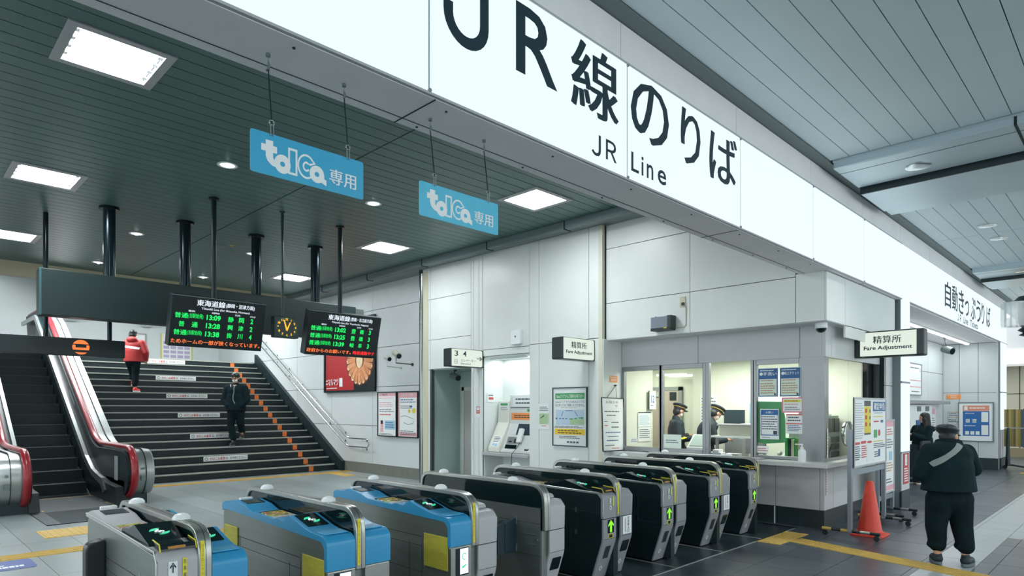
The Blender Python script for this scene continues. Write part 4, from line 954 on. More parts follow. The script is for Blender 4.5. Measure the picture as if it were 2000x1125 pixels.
def gate(xc, label, left, right, side_l, side_r, lane=False):
    g_ = thing('ticket_gate', label, 'ticket gate', (xc, YG, 0), 'ticket gates across the lane', local=True)
    if left:
        body(g_, -1, left, side_l)
        if left == 'slot':
            for o in g_.children: o.location.z = 0.052
    if right: body(g_, 1, right, side_r)
    zb = 0.60
    key = 'L%s%s' % (left is None, right is None)
    obj('core', MB().box(-0.036, 0.02, 0.0 if left in ('blue', 'slot') else 0.02, 0.036, 1.66, zb), side_l, g_, key='core'+key+side_l.name)
    pr = lambda o: rnd([(-0.02+o, zb), (-0.02+o, 1.0-o), (1.72-o, 1.0-o), (1.72-o, zb)], [0, .17-o*0.8, .14-o*0.8, 0], 6)
    rim = obj('rim', ring_prism(MB(), pr(0), pr(0.034), -0.036, 0.036), M_STEEL, g_, key='rim', smooth=True, bev=0.006)
    obj('rim_groove', ring_prism(MB(), pr(-0.0008), pr(0.002), 0.002, 0.005), M_GAP, rim, key='rg')
    obj('smoked_panel', MB().prism(pr(0.03), -0.022, 0.022, 'x'), M_SMOKE, g_, key='smk')
    if left is None:
        h = obj('side_panel', MB().box(-0.044, 0.03, 0.02, -0.034, 1.66, 0.79), side_l, g_, key='sp')
        sm = MB()
        for z in (0.655, 0.38): sm.box(-0.0452, 0.03, z, -0.0438, 1.66, z+0.003)
        sm.box(-0.0452, 0.42, 0.38, -0.0438, 0.423, 0.65); sm.box(-0.0452, 1.0, 0.05, -0.0438, 1.003, 0.38)
        obj('seam', sm, M_GAP, h, key='sp_s')
        gr = MB()
        for z in (0.56, 0.47): gr.tube([(-0.048, 0.08, z), (-0.048, 0.27, z)], 0.004, 6)
        gr.lathe([(0.014, -0.052), (0.014, -0.044)], (0, 0.07, 0.515), 10, 'x'); obj('rail', gr, M_CHROME, h, key='sp_r', smooth=True)
        hg = MB().box(-0.052, 0.31, 0.62, -0.044, 0.36, 0.69).box(-0.052, 0.31, 0.38, -0.044, 0.36, 0.45); obj('hinge', hg, M_CHROME, h, key='sp_h')
        for nm, x0, x1, y0, y1 in (('a', -0.05, -0.215, 0.33, 0.30), ('b', -0.22, -0.31, 0.30, 0.29)):
            f = Fr((x0, y0, 0.40), (x1-x0, y1-y0, 0), (0, 0, 1)); L_ = abs(x1-x0); mb = MB(); f.poly(mb, rnd([(0, -.02), (L_, 0), (L_, .245), (0, .285)], .012), -0.02, 0.02)
            obj('flap', mb, mat('flap', '#2a3c48', 0.4), g_, bev=0.006, key='flap'+nm)
    obj('yellow_strip', MB().box(-0.026, -0.0225, 0.63, -0.006, -0.019, 0.93), M_YSTRIP, g_, key='ys')if left else None
    if left:
        t = MB(); f = Fr((-0.016, -0.0225, 0.63), (1, 0, 0), (0, 0, 1))
        for q in range(11): text(t, f, 'きっぷはこちらへどうぞ'[q], -.006, .265-.025*q, .006, .283-.025*q, .001)
        obj('strip_print', t, M_PRINTY, g_, key='ysp')
    for q, y in enumerate((0.40, 1.38)):
        obj('sensor_dome', MB().lathe([(0.05, -0.002), (0.048, 0.012), (0.035, 0.026), (0.015, 0.033), (0, 0.034)], (0, y, 1.0), 18), mat('sensor dome', '#e9eded', 0.35), g_, key='dome%d' % q, smooth=True)
    return g_
G = []
G.append(gate(1.28, 'leftmost ticket gate, grey with a black reader and blue right side', 'slot', 'blue', M_DKSTEEL, M_DKSTEEL)); G[0].scale = (1, .91, 1)
G.append(gate(2.245, 'second gate from the left, bright blue covers on both sides', 'blue', 'blue', M_DKSTEEL, M_DKSTEEL))
G.append(gate(3.24, 'third gate from the left, blue left cover and grey right side', 'blue', 'plain', M_DKSTEEL, M_DKSTEEL))
G.append(gate(4.06, 'plain grey gate with open dark flaps right of the blue gates', None, 'plain', M_DKSTEEL, M_DKSTEEL))
G.append(gate(5.09, 'first black-sided gate with a lit green arrow, white upright label', 'green', 'back', M_BLKSTEEL, M_BLKSTEEL))
G.append(gate(6.13, 'second green-arrow gate, without a white upright label', 'green', 'back', M_BLKSTEEL, M_BLKSTEEL))
G.append(gate(7.16, 'third green-arrow gate, white upright label, before the booth corner', 'green', 'back', M_BLKSTEEL, M_BLKSTEEL))
G.append(gate(8.19, 'last green-arrow gate, nearest the ticket booth counter', 'green', None, M_BLKSTEEL, M_BLKSTEEL))
for g_ in (G[4], G[6]):
    f = Fr((0.06, -0.0185, 0.42), (1, 0, 0), (0, 0, 1)); mb = MB(); f.rect(mb, 0, 0, .14, .175, 0, .003); l_ = obj('upright_label', mb, M_WHITE, g_, key='ul'); t = MB()
    for q, ch in enumerate('在来線入口'): text(t, f, ch, .075, .138-.031*q, .105, .166-.031*q, .004, .01)
    lines(t, f, .03, .02, .05, .155, 12, .4, .004, False); obj('print', t, M_TEXT, l_, key='ulp')
# black flap at the far left gate
mb = MB(); f = Fr((0.79, 4.78, 0.28), (1, 0, 0), (0, 0, 1)); f.poly(mb, rnd([(0, 0), (.17, 0), (.17, .53), (0, .53)], [.02, .02, .07, .09]), -.03, .03)
obj('flap', MB().prism(rnd([(-.345, .28), (-.235, .28), (-.235, .82), (-.345, .80)], [.03, 0, .03, .05]), 1.12, 1.22, 'y'), M_BLACK, G[0], bev=0.012)

# ------------------------------------------------------------------ projecting lit box signs
def box_sign_x(x0, x1, y0, y1, z0, z1, label, draw):
    T_ = thing('projecting_sign', label, 'sign', (x1, y0, z0))
    box('case', x0-0.03, y0+0.004, z0-0.012, x1+0.05, y1, z1+0.012, mat('sign case', '#1d2a2e', 0.35), T_, bev=0.02)
    p = MB(); f = RX(x0, y0, z0); w, h = x1-x0, z1-z0; f.poly(p, rnd([(0, 0), (w, 0), (w, h), (0, h)], [.01, .04, .04, .01]), -.006, .004); obj('lit_face', p, M_LITBOX, T_)
    g = RX(x0, y0-0.004, z0); draw(g, w, h, T_)
    obj('wall_arm', MB().box(x1+0.04, (y0+y1)/2-0.03, z0+0.05, 8.505, (y0+y1)/2+0.03, z1-0.05), MATS['sign case'], T_) if x1 < 8.45 else None
    return T_
def d1(g, w, h, T_):
    t = MB(); text(t, g, '3', .06, h*.58, .15, h*.9, .003, .01); text(t, g, '4', .27, h*.58, .36, h*.9, .003, .01); text(t, g, '→', .62, h*.38, .77, h*.62, .003, .02)
    text(t, g, 'エレベーター', .22, h*.27, .60, h*.42, .003, .01); text(t, g, 'Elevator', .22, h*.1, .48, h*.2, .003, .01)
    g.ring(t, .10, h*.26, .05, h*.18, .042, h*.155, a0=PI/4, a1=2.25*PI, n=4, d=.003); text(t, g, '↑↓', .07, h*.2, .13, h*.33, .003); obj('print', t, M_TEXT, T_)
box_sign_x(7.70, 8.47, 9.30, 9.52, 2.44, 2.76, 'white lit elevator sign with 3 4 and an arrow over the door recess', d1)
def d2(g, w, h, T_):
    t = MB(); text(t, g, '精算所', w*.24, h*.52, w*.74, h*.84, .003, .02); text(t, g, 'Fare Adjustment', w*.07, h*.20, w*.93, h*.42, .003, .025); obj('print', t, M_TEXT, T_)
box_sign_x(7.70, 8.47, 6.55, 6.78, 2.43, 2.76, 'white lit Fare Adjustment sign left of the booth windows', d2)
T_ = thing('projecting_sign', 'white lit Fare Adjustment sign over the booth corner, beside the lit pillar', 'sign', (10.2, 3.07, 2.38))
box('case', 10.16, 2.20, 2.37, 10.36, 3.08, 2.745, MATS['sign case'], T_, bev=0.02)
f = RY(10.158, 3.0, 2.39); w, h = 0.71, 0.335; mb = MB(); f.rect(mb, 0, 0, w, h, -.004, .004); obj('lit_face', mb, M_LITBOX, T_)
d2(RY(10.153, 3.0, 2.39), w, h, T_)
# ------------------------------------------------------------------ posters and notices
def poster(name, label, cat, f, w, h, items, bg=None, frame=None, fw=0.02, depth=0.02, group=None, parent=None):
    if parent is None: T_ = thing(name, label, cat, tuple(f.o), group)
    else: T_ = parent
    bg = bg or M_PAPER
    mb = MB(); f.rect(mb, 0, 0, w, h, 0.0 if frame else 0.001, depth*0.5 if frame else 0.003); sheet = obj('sheet', mb, bg, T_)
    b = depth*0.5 if frame else 0.003
    if frame:
        for a in ((0, 0, w, fw), (0, h-fw, w, h), (0, fw, fw, h-fw), (w-fw, fw, w, h-fw)):
            mb = MB(); f.rect(mb, a[0], a[1], a[2], a[3], 0, depth); obj('frame_bar', mb, frame, T_)
    i = 0
    for it in items:
        i += 1; d = b+0.0002*i; t = MB()
        if it[0] == 'r': f.rect(t, it[1]*w, it[2]*h, it[3]*w, it[4]*h, b-0.0005, d); m = it[5]; nm = 'print_block'
        elif it[0] == 't': text(t, f, it[1], it[2]*w, it[3]*h, it[4]*w, it[5]*h, d, it[7] if len(it) > 7 else 0.01); m = it[6]; nm = 'lettering'
        elif it[0] == 'l': lines(t, f, it[1]*w, it[2]*h, it[3]*w, it[4]*h, it[5], 0.4, d); m = it[6]; nm = 'small_print'
        elif it[0] == 'p': f.poly(t, [(x*w, y*h) for x, y in it[1]], b-0.0005, d); m = it[2]; nm = 'print_shape'
        elif it[0] == 'o': f.ring(t, it[1]*w, it[2]*h, it[3]*w, it[4]*h, it[5]*w, it[6]*h, d=d); m = it[7]; nm = 'print_ring'
        obj(nm, t, m, sheet)
    return T_
M_ORG = mat('notice orange', '#f09a55', 0.6); M_PEACH = mat('dumpling', '#d99a6a', 0.6, noise=0.15, scale=18); M_DUMP2 = mat('dumpling pale', '#e6cfa8', 0.6, noise=0.1, scale=18)
M_PRED = mat('poster red', '#b02a2e', 0.4, noise=0.06, scale=2); M_SAGE = mat('map green', '#a9c79a', 0.6); M_PB = mat('poster deep blue', '#2a67a5', 0.5)
# red dumpling poster on the left wall
f = RY(8.775, 16.0, 2.05); w, h = 2.5, 1.9
its = [('r', .03, .03, .97, .95, M_PRED), ('r', .60, .03, .97, .30, M_BLACK)]
gp = []
cx, cy, R = 1.78, 0.80, 0.62
its.append(('p', [((cx+R*1.05*math.cos(2*PI*q/30))/w, (cy+R*1.02*math.sin(2*PI*q/30))/h) for q in range(30)], mat('plate dark', '#6b3a2a', 0.4)))
N = 20
for q in range(N):
    a = 2*PI*q/N; r0, r1, hw = .2, R*.98, .09
    c, s = math.cos(a), math.sin(a); P = lambda r, o: ((cx+c*r-s*o)/w, (cy+s*r+c*o)/h)
    its.append(('p', [P(r0, -.03), P(.42, -hw*.75), P(.58, -hw*.8), P(r1, -.035), P(r1, .05), P(.57, hw*.85), P(.42, hw*.6), P(r0, .04)], M_PEACH if q % 2 else mat('dumpling tan', '#cf8a5c', 0.6, noise=0.15, scale=18)))
    its.append(('p', [P(r1*.97, -.03), P(r1*1.03, 0), P(r1*.97, .05), P(.55, hw*.85), P(.56, hw*.5)], M_DUMP2))
its.append(('p', [((cx+.15*math.cos(2*PI*q/16))/w, (cy+.2*math.sin(2*PI*q/16))/h) for q in range(16)], M_DUMP2))
its += [('t', 'マルマツ', .085, .10, .30, .19, M_WHITE, .05), ('r', .32, .08, .38, .20, M_PAPER), ('l', .05, .62, .42, .88, 4, M_PAPER), ('l', .05, .045, .30, .075, 1, M_PAPER), ('l', .04, .1, .075, .19, 2, M_PAPER)]
poster('advert_poster', 'large red poster of ring-arranged dumplings behind the right departure board', 'poster', f, w, h, its, M_BLACK, M_BLACK, .05, .05)
its = [('r', .05, .90, .95, .965, M_PINK), ('t', 'ご案内', .12, .91, .5, .955, M_TXT2), ('l', .08, .845, .9, .875, 1, M_TXTR), ('l', .1, .66, .8, .78, 3, M_PINK), ('l', .1, .54, .85, .62, 2, M_TXT2), ('l', .12, .46, .8, .52, 1, M_TXTR), ('r', .38, .16, .92, .36, M_LBLUE), ('l', .42, .19, .88, .34, 3, M_NAVY), ('r', .15, .1, .3, .36, M_PINK), ('r', .17, .28, .28, .36, M_TEXT), ('l', .1, .03, .8, .08, 2, M_TXT2)]
poster('notice_poster', 'white and pink framed notice, left one of the pair beyond the pipe', 'poster', RY(8.78, 13.42, .95), .80, 1.08, its, None, M_BLACK, .025, .03)
its = [('r', .03, .03, .97, .97, mat('poster rose', '#dfa7ac', 0.6)), ('r', .1, .10, .93, .86, M_PAPER), ('t', 'エリア内', .25, .89, .75, .95, M_PAPER), ('l', .14, .74, .88, .84, 2, M_NAVY), ('l', .14, .62, .7, .7, 3, M_TXT2), ('o', .80, .58, .09, .055, .0, .0, M_YELLOW), ('o', .58, .57, .06, .04, .0, .0, M_YELLOW), ('r', .6, .65, .72, .69, M_NAVY), ('p', [(.15, .45), (.35, .48), (.6, .44), (.85, .40), (.85, .395), (.6, .43), (.35, .47), (.15, .44)], M_TXT2), ('p', [(.3, .32), (.5, .28), (.75, .30), (.8, .38), (.79, .38), (.74, .31), (.5, .29), (.3, .33)], M_TXT2), ('l', .14, .05, .9, .16, 3, M_TXT2)]
poster('notice_poster', 'rose-edged framed map notice with a yellow burst, right one of the pair', 'poster', RY(8.78, 12.58, .95), .80, 1.08, its, None, M_BLACK, .025, .03)
# IC card area notice
its = [('r', .08, .80, .93, .90, M_GREEN), ('t', 'Suicaエリアからご利用のお客さまへ', .12, .82, .90, .88, M_PAPER, .03), ('t', 'Suicaエリア', .09, .735, .38, .775, M_GREEN, .02), ('t', 'からTOICAエリアに', .40, .735, .93, .775, M_NAVY, .02), ('t', 'またがってのご利用いただけません。', .09, .675, .93, .72, M_TEXT, .02), ('l', .25, .645, .8, .66, 1, M_TXT2),
       ('r', .10, .36, .92, .62, mat('map blue', '#b9cddd', 0.6)), ('r', .52, .37, .92, .46, M_SAGE), ('p', [(.08, .47), (.14, .49), (.14, .45)], M_NAVY), ('r', .2, .463, .26, .477, M_NAVY), ('r', .29, .463, .35, .477, M_NAVY), ('r', .38, .463, .44, .477, M_NAVY), ('r', .5, .455, .6, .475, M_GREEN), ('r', .64, .465, .72, .485, M_GREEN), ('r', .76, .475, .84, .492, M_GREEN), ('p', [(.84, .46), (.91, .483), (.84, .505)], M_GREEN),
       ('p', [(.26, .51), (.31, .60), (.32, .60), (.275, .51)], M_NAVY), ('r', .38, .60, .6, .61, M_NAVY), ('p', [(.64, .60), (.655, .60), (.74, .51), (.725, .51)], M_NAVY), ('l', .07, .31, .88, .35, 2, M_TEXT), ('r', .07, .20, .93, .295, mat('notice yellow', '#e8c332', 0.6)), ('l', .16, .21, .84, .285, 2, M_TEXT), ('l', .2, .13, .8, .18, 2, M_TXT2)]+[('r', .43+.09*q, .06, .49+.09*q, .09, M_TXT2) for q in range(4)]
poster('area_notice', 'framed white notice with green heading and yellow band, left of the hanging whiteboard', 'poster', RY(8.495, 7.47, .98), .77, 1.02, its, None, mat('frame dark', '#46525a', 0.4, 0.5), .018, .025)
poster('map_notice', 'small unframed paper with a green map left of the framed green notice', 'notice', RY(8.496, 7.82, 1.26), .26, .46, [('r', .08, .2, .95, .62, M_SAGE), ('p', [(.2, .42), (.5, .5), (.55, .58), (.35, .5), (.2, .45)], M_TEXT), ('l', .1, .7, .9, .9, 3, M_TXT2), ('l', .3, .1, .8, .16, 1, M_TXTR)])
poster('sticker', 'small red and white sticker beside the door recess', 'sticker', RY(8.496, 9.50, 1.46), .11, .22, [('r', .05, .32, .95, .97, M_TXTR), ('r', .15, .62, .85, .9, M_PAPER), ('l', .15, .4, .85, .55, 1, M_PAPER)])
poster('sticker', 'small white and red label on the left inside wall of the fare machine recess', 'sticker', RX(8.60, 9.295, 1.75), .2, .19, [('r', .2, .3, .85, .55, M_TXTR), ('l', .15, .6, .9, .9, 1, M_TXT2)])
poster('sticker', 'orange sticker on the upright above the hanging whiteboard', 'sticker', RX(8.66, 6.368, 2.07), .22, .11, [('l', .05, .65, .95, .95, 1, M_PAPER), ('t', '撮影中', .2, .2, .8, .6, M_PAPER)], M_ORG)
# hanging whiteboard, tilted on its cord
tl = 0.05; f = Fr((8.43, 6.345, .93), (math.cos(tl), 0, -math.sin(tl)*0.3), (-math.sin(tl), 0, math.cos(tl)))
its = [('t', 'お知らせ', .2, .89, .75, .94, M_TXT2), ('t', '〒', .6, .82, .72, .86, M_TXTR), ('l', .12, .72, .9, .76, 1, M_TEXT), ('l', .22, .65, .7, .69, 1, M_TEXT), ('l', .1, .54, .28, .57, 1, M_TXT2), ('l', .1, .46, .28, .5, 1, M_TXTR), ('l', .42, .52, .8, .56, 1, M_TEXT), ('l', .42, .43, .8, .47, 1, M_TEXT), ('l', .15, .33, .92, .37, 1, M_NAVY), ('l', .25, .26, .8, .29, 1, M_NAVY), ('l', .2, .18, .8, .22, 1, M_NAVY), ('l', .12, .09, .6, .13, 1, M_TXT2), ('l', .4, .04, .8, .07, 1, M_TXTR)]
wb = poster('hanging_whiteboard', 'tilted whiteboard with handwriting hung by a cord beside the booth window', 'whiteboard', f, .62, .89, its, M_WHITE, M_BLACK, .014, .02)
obj('cord', MB().tube([tuple(f.p(.15, .88, .01)), (8.80, 6.345, 2.02), tuple(f.p(.42, .88, .01))], .005, 6).lathe([(.012, 6.33), (.012, 6.372)], (8.80, 0, 2.02), 8, 'y'), M_BLACK, wb)

# ------------------------------------------------------------------ cameras and boxes on the walls
M_CAMB = mat('camera body', '#c7cbc9', 0.35); 
def cctv(loc, aim, label, body=M_CAMB, mount=(0, 0, -1), L=0.28, R=0.055):
    T_ = thing('security_camera', label, 'camera', loc)
    p = Vector(loc); a = Vector(aim).normalized()
    obj('body', MB().tube([p-a*L/2, p-a*L*.35, p+a*L*.38, p+a*L/2], [R*.8, R, R, R*.92], 14), body, T_, smooth=True)
    obj('hood', MB().tube([p-a*L*.3+Vector((0, 0, R*.25)), p+a*L*.62+Vector((0, 0, R*.25))], R*1.08, 14, rr=R*1.1), body, T_, smooth=True)
    obj('lens', MB().tube([p+a*L*.5, p+a*L*.63], R*.96, 14), M_GLOSSBLK, T_, smooth=True)
    e = p+Vector(mount); mid = Vector((p.x, p.y, e.z)) if abs(mount[2]) < .3 else p+Vector(mount)*.5
    obj('bracket', MB().tube([p, p+(mid-p)*.9, e], .012, 8).ell(e, (.035, .035, .035), 10, 6), MATS['camera body'] if body is M_CAMB else M_BLACK, T_, smooth=True)
    return T_
cctv((8.45, 12.55, 2.80), (-.25, -1, -.25), 'thinner grey camera on a bent wire arm, left one of the wall pair', mount=(.33, -.08, -.22), R=.05)
cctv((8.40, 12.12, 2.86), (-.3, -1, -.3), 'thicker beige camera, right one of the pair above two small posters', mat('camera beige', '#b9b8a4', 0.4), mount=(.38, -.1, -.22), L=.36, R=.06)
cctv((8.72, 10.45, 2.30), (-.3, -1, -.2), 'steel camera hanging inside the dark door recess', mat('camera steel', '#8f9896', 0.25, 0.9), mount=(0.05, .02, .15), L=.34, R=.06)
cctv((18.6, 3.55, 3.05), (-.6, -1, -.35), 'dark camera on a ceiling arm in the ticket machine bay', mat('camera dark', '#46524f', 0.35), mount=(0, .05, .33), L=.26, R=.075)
T_ = thing('dome_camera', 'white dome camera under the overhanging booth corner', 'camera', (8.78, 3.06, 2.755))
obj('housing', MB().lathe([(.075, 2.755), (.078, 2.70), (.07, 2.685)], (8.78, 3.06, 0), 20), M_WHITE, T_, smooth=True); obj('dome', MB().lathe([(.066, 2.69), (.06, 2.66), (.035, 2.635), (0, 2.628)], (8.78, 3.06, 0), 20), M_GLOSSBLK, T_, smooth=True)
T_ = thing('dome_camera', 'small dome camera on the ceiling of the ticket machine bay', 'camera', (15.9, 3.8, 3.38))
obj('housing', MB().lathe([(.12, 3.385), (.12, 3.32), (.1, 3.31)], (15.9, 3.8, 0), 20), M_WHITE, T_, smooth=True); obj('dome', MB().lathe([(.09, 3.315), (.07, 3.26), (0, 3.235)], (15.9, 3.8, 0), 20), M_GLOSSBLK, T_, smooth=True)
T_ = thing('access_point', 'white rounded wireless box high above the fare machine recess', 'wall box', (8.49, 8.33, 2.82))
obj('casing', MB().prism(rnd([(8.46, 2.82), (8.21, 2.82), (8.21, 3.09), (8.46, 3.09)], .04), 8.42, 8.495, 'x'), M_WHITE, T_, bev=.012); obj('mark', MB().lathe([(.02, 8.414), (.02, 8.42)], (0, 8.335, 2.965), 4, 'x'), M_TXT2, T_)
T_ = thing('speaker_box', 'small grey speaker box with a dark end on the upper booth wall', 'speaker', (8.595, 5.26, 2.83))
box('case', 8.45, 5.15, 2.85, 8.595, 5.44, 3.03, mat('speaker grey', '#7d8794', 0.45), T_, bev=.006); box('base', 8.445, 5.10, 2.82, 8.597, 5.44, 2.86, M_BLACK, T_); box('end_cap', 8.45, 5.09, 2.84, 8.597, 5.15, 3.04, mat('speaker end', '#2c3a38', 0.5), T_, bev=.006)
box('label_strip', 8.442, 5.16, 2.845, 8.446, 5.21, 2.86, M_YELLOW, T_)
for y in (5.4, 5.2): box('mount_clip', 8.53, y, 3.03, 8.59, y+.015, 3.05, M_BLACK, T_)
T_ = thing('wall_socket', 'cream wall socket with a thin cable on the upper booth wall', 'socket', (8.595, 4.95, 3.2))
box('plate', 8.585, 4.93, 3.16, 8.598, 5.02, 3.31, M_CREAM, T_, bev=.003); obj('cable', MB().tube([(8.575, 4.95, 3.2), (8.59, 4.92, 3.15), (8.592, 4.92, 2.88), (8.592, 4.96, 2.85), (8.58, 5.1, 2.855)], .006, 6), mat('cable cream', '#b8b79a', 0.6), T_); box('plug', 8.56, 4.94, 3.18, 8.59, 4.98, 3.22, M_BLACK, T_)

# ------------------------------------------------------------------ fare machine in its recess
FM = thing('fare_machine', 'white sloped fare adjustment machine with screen and handset in the lit recess', 'fare machine', (8.8, 8.7, .78))
M_MACH = mat('machine cream', '#dadcd2', 0.4)
pr_ = [(8.57, .785), (8.57, .86), (8.84, 1.36), (8.86, 1.78), (9.04, 1.78), (9.04, .785)]
obj('left_console', MB().prism(pr_, 8.93, 9.24, 'y'), M_MACH, FM, bev=.01)
obj('main_console', MB().prism([(8.60, .785), (8.60, .83), (8.66, .86), (8.86, 1.34), (8.87, 1.9), (9.04, 1.9), (9.04, .785)], 8.10, 8.925, 'y'), mat('machine white', '#d3d8d6', 0.35), FM, bev=.008)
sl = Vector((.27, 0, .5)).normalized()
f = Fr((8.565, 9.20, .865), (0, -1, 0), tuple(sl)); 
t = MB(); f.rect(t, .03, .03, .24, .27, 0, .004); s_ = obj('instruction_card', t, M_PAPER, FM); t = MB(); lines(t, f, .05, .12, .22, .25, 4, .4, .006); obj('print', t, M_TXT2, s_); t = MB(); f.rect(t, .06, .05, .11, .1, 0, .006); f.rect(t, .13, .04, .19, .09, 0, .006); obj('print', t, M_LBLUE, s_)
f = RY(8.855, 9.20, 1.38); poster('', '', '', f, .25, .38, [('r', .1, .82, .9, .93, M_GREEN), ('l', .1, .25, .9, .75, 6, M_TXT2), ('r', .1, .12, .9, .2, M_YELLOW)], parent=FM)
sl2 = Vector((.20, 0, .48)).normalized(); f = Fr((8.66, 8.90, .86), (0, -1, 0), tuple(sl2))
for nm, a, m_, d in (('screen', (.25, .30, .60, .50), mat('machine screen', '#3a4852', 0.12), .006), ('screen_frame', (.235, .285, .615, .515), M_BLACK, .004), ('coin_panel', (.05, .10, .45, .24), mat('coin panel', '#a9afb0', 0.3, 0.7), .004), ('card_slot', (.1, .13, .18, .16), M_BLACK, .008), ('coin_slot', (.24, .12, .30, .20), M_BLACK, .008), ('tray', (.04, .0, .34, .08), M_GLOSSBLK, .008)):
    t = MB(); f.rect(t, *a, 0, d); obj(nm, t, m_, FM)
f2 = RY(8.865, 8.90, 1.36)
for nm, a, m_, d in (('orange_label', (.02, .05, .70, .19), M_ORG, .004), ('green_lamp', (.45, .21, .60, .26), M_GREEN, .004), ('black_line', (.0, .28, .75, .295), M_BLACK, .006), ('instruction_sheet', (.06, .31, .70, .52), M_PAPER, .004)):
    t = MB(); f2.rect(t, *a, 0, d); o = obj(nm, t, m_, FM)
    if nm in ('orange_label', 'instruction_sheet'): t = MB(); lines(t, f2, a[0]+.08, a[1]+.03, a[2]-.08, a[3]-.03, 2, .4, .006); obj('print', t, M_TEXT if nm[0] == 'o' else M_TXT2, o)
f3 = Fr((8.66, 8.52, .98), (0, -1, .1), (.25, 0, .9)); t = MB(); f3.poly(t, rnd([(0, 0), (.12, 0), (.14, .26), (.03, .27)], .02), 0, .05); hs = obj('handset', t, M_WHITE, FM, bev=.01)
obj('handset_cord', MB().tube([(8.66, 8.46, .98), (8.60, 8.46, .9), (8.45, 8.46, .78), (8.44, 8.46, .5), (8.46, 8.46, .2)], .006, 6), M_BLACK, FM, smooth=True)
box('cup', 8.62, 8.22, .78, 8.70, 8.30, .87, M_BLACK, FM)

# ------------------------------------------------------------------ booth windows: notices
XO = 8.992
def onglass(name, label, y, z, w, h, items, bg=None, x=XO+0.004, parent=None):
    return poster(name, label, 'notice', RY(x, y, z), w, h, items, bg)
blue_ = lambda title: [('r', .02, .02, .98, .98, M_NAVY), ('r', .07, .05, .93, .62, mat('notice pale', '#cfe0d2', 0.6)), ('t', title, .26 if len(title) < 4 else .24, .74, .92, .86, M_PAPER, .02), ('o', .16, .80, .08, .055, 0, 0, M_PAPER), ('l', .1, .88, .9, .95, 1, M_PAPER), ('l', .14, .54, .86, .6, 1, M_TXTR), ('l', .12, .1, .85, .5, 5, mat('print sand', '#b78a60', 0.6)), ('r', .8, .06, .9, .12, M_TEXT)]
onglass('hygiene_notice', 'blue notice reading 手洗い, left of the upper pair on the booth window', 4.0, 1.80, .29, .41, blue_('手洗い'))
onglass('hygiene_notice', 'blue notice reading 咳エチケット, right of the upper pair on the booth window', 3.69, 1.80, .29, .41, blue_('咳エチケット'))
gf = thing('green_sheet', 'green translucent sheet fixed inside the booth window', 'sheet', (9.05, 4.03, 1.13))
f = RY(9.05, 4.03, 1.13); t = MB(); f.poly(t, [(0, .02), (.1, 0), (.40, .03), (.40, .35), (.36, .60), (0, .61)], 0, .003); obj('film', t, mat('green film', '#4fae6c', 0.4, noise=.1), gf)
onglass('window_notice', 'white notice with a blue heading on the green sheet', 3.98, 1.20, .27, .43, [('r', .03, .12, .97, .97, M_PB), ('r', .07, .15, .93, .80, M_PAPER), ('t', 'お願い', .3, .85, .7, .92, M_PAPER), ('r', .7, .16, .9, .28, M_TEXT), ('l', .1, .3, .9, .78, 6, M_TXT2), ('l', .1, .03, .6, .08, 1, M_TXT2)], x=9.025)
onglass('window_notice', 'pink-edged notice with a yellow heading on the booth window', 3.66, 1.58, .29, .21, [('r', .0, .0, 1, 1, mat('hot pink', '#df7f9c', 0.6)), ('r', .06, .08, .94, .92, M_PAPER), ('r', .1, .68, .9, .85, mat('lime print', '#d3dc55', 0.6)), ('l', .12, .70, .88, .84, 1, M_TXTR), ('l', .12, .5, .88, .6, 1, M_TXTR), ('l', .15, .15, .85, .42, 2, M_TXT2)])
onglass('window_notice', 'small white notice with red rules below the pink-edged one', 3.60, 1.29, .22, .27, [('r', 0, .94, 1, 1, M_TXTR), ('l', .1, .6, .9, .9, 2, M_TEXT), ('r', 0, .48, 1, .53, M_TXTR), ('l', .1, .1, .9, .45, 4, M_NAVY)])
onglass('card_notice', 'small white card at the foot of the booth window by the green sheet', 4.03, 1.0, .17, .10, [('l', .1, .2, .9, .8, 2, M_TXTR)], x=9.025)
onglass('card_notice', 'pale green paper with faint print at the foot of the second window pane', 5.57, 1.0, .32, .22, [('l', .15, .35, .85, .65, 2, M_TXT2)], mat('paper pale green', '#d5e2da', 0.7), x=9.025)
onglass('card_notice', 'tiny white label low on the leftmost booth pane', 6.2, 1.06, .14, .08, [('l', .1, .2, .9, .8, 2, M_TXT2)], x=9.025)
poster('strip_notice', 'white upright strip notice on the booth corner post', 'notice', RX(9.06, 3.085, .97), .04, .40, [('l', .3, .1, .7, .9, 8, M_TXTR)])
poster('strip_notice', 'white upright strip notice on the booth wall under the counter', 'notice', RX(9.06, 3.095, .47), .05, .33, [('l', .3, .1, .7, .9, 8, M_TXTR)])
# inside the booth
poster('wall_calendar', 'two-month paper calendar on the booth side wall', 'calendar', RX(9.48, 6.36, 1.05), .40, .52, [('r', 0, .97, 1, 1, M_TEXT), ('l', .1, .56, .9, .9, 5, M_LBLUE), ('r', 0, .49, 1, .5, M_TXT2), ('l', .1, .1, .9, .44, 5, M_TXT2)])
poster('day_calendar', 'tear-off calendar showing 12 at the corner of the booth side wall', 'calendar', RX(9.76, 6.33, 1.62), .2, .33, [('t', '12', .3, .35, .85, .75, M_PB, .02), ('l', .2, .15, .8, .25, 1, M_TXT2)], None, M_WHITE, .008, .03)
poster('wall_notice', 'pinned papers on the booth wall behind the first officer', 'notice', RY(10.895, 5.95, 1.35), .35, .55, [('l', .1, .1, .9, .9, 8, M_TXT2), ('r', .1, .6, .8, .66, M_YELLOW)])
DK = thing('work_desk', 'long pale work desk inside the booth below the windows', 'desk', (9.2, 3.5, 0))
box('worktop', 9.16, 3.25, .84, 9.75, 6.2, .88, M_LTPL, DK); box('cabinet', 9.2, 3.3, 0.02, 9.7, 6.15, .84, M_GRAYPL, DK)
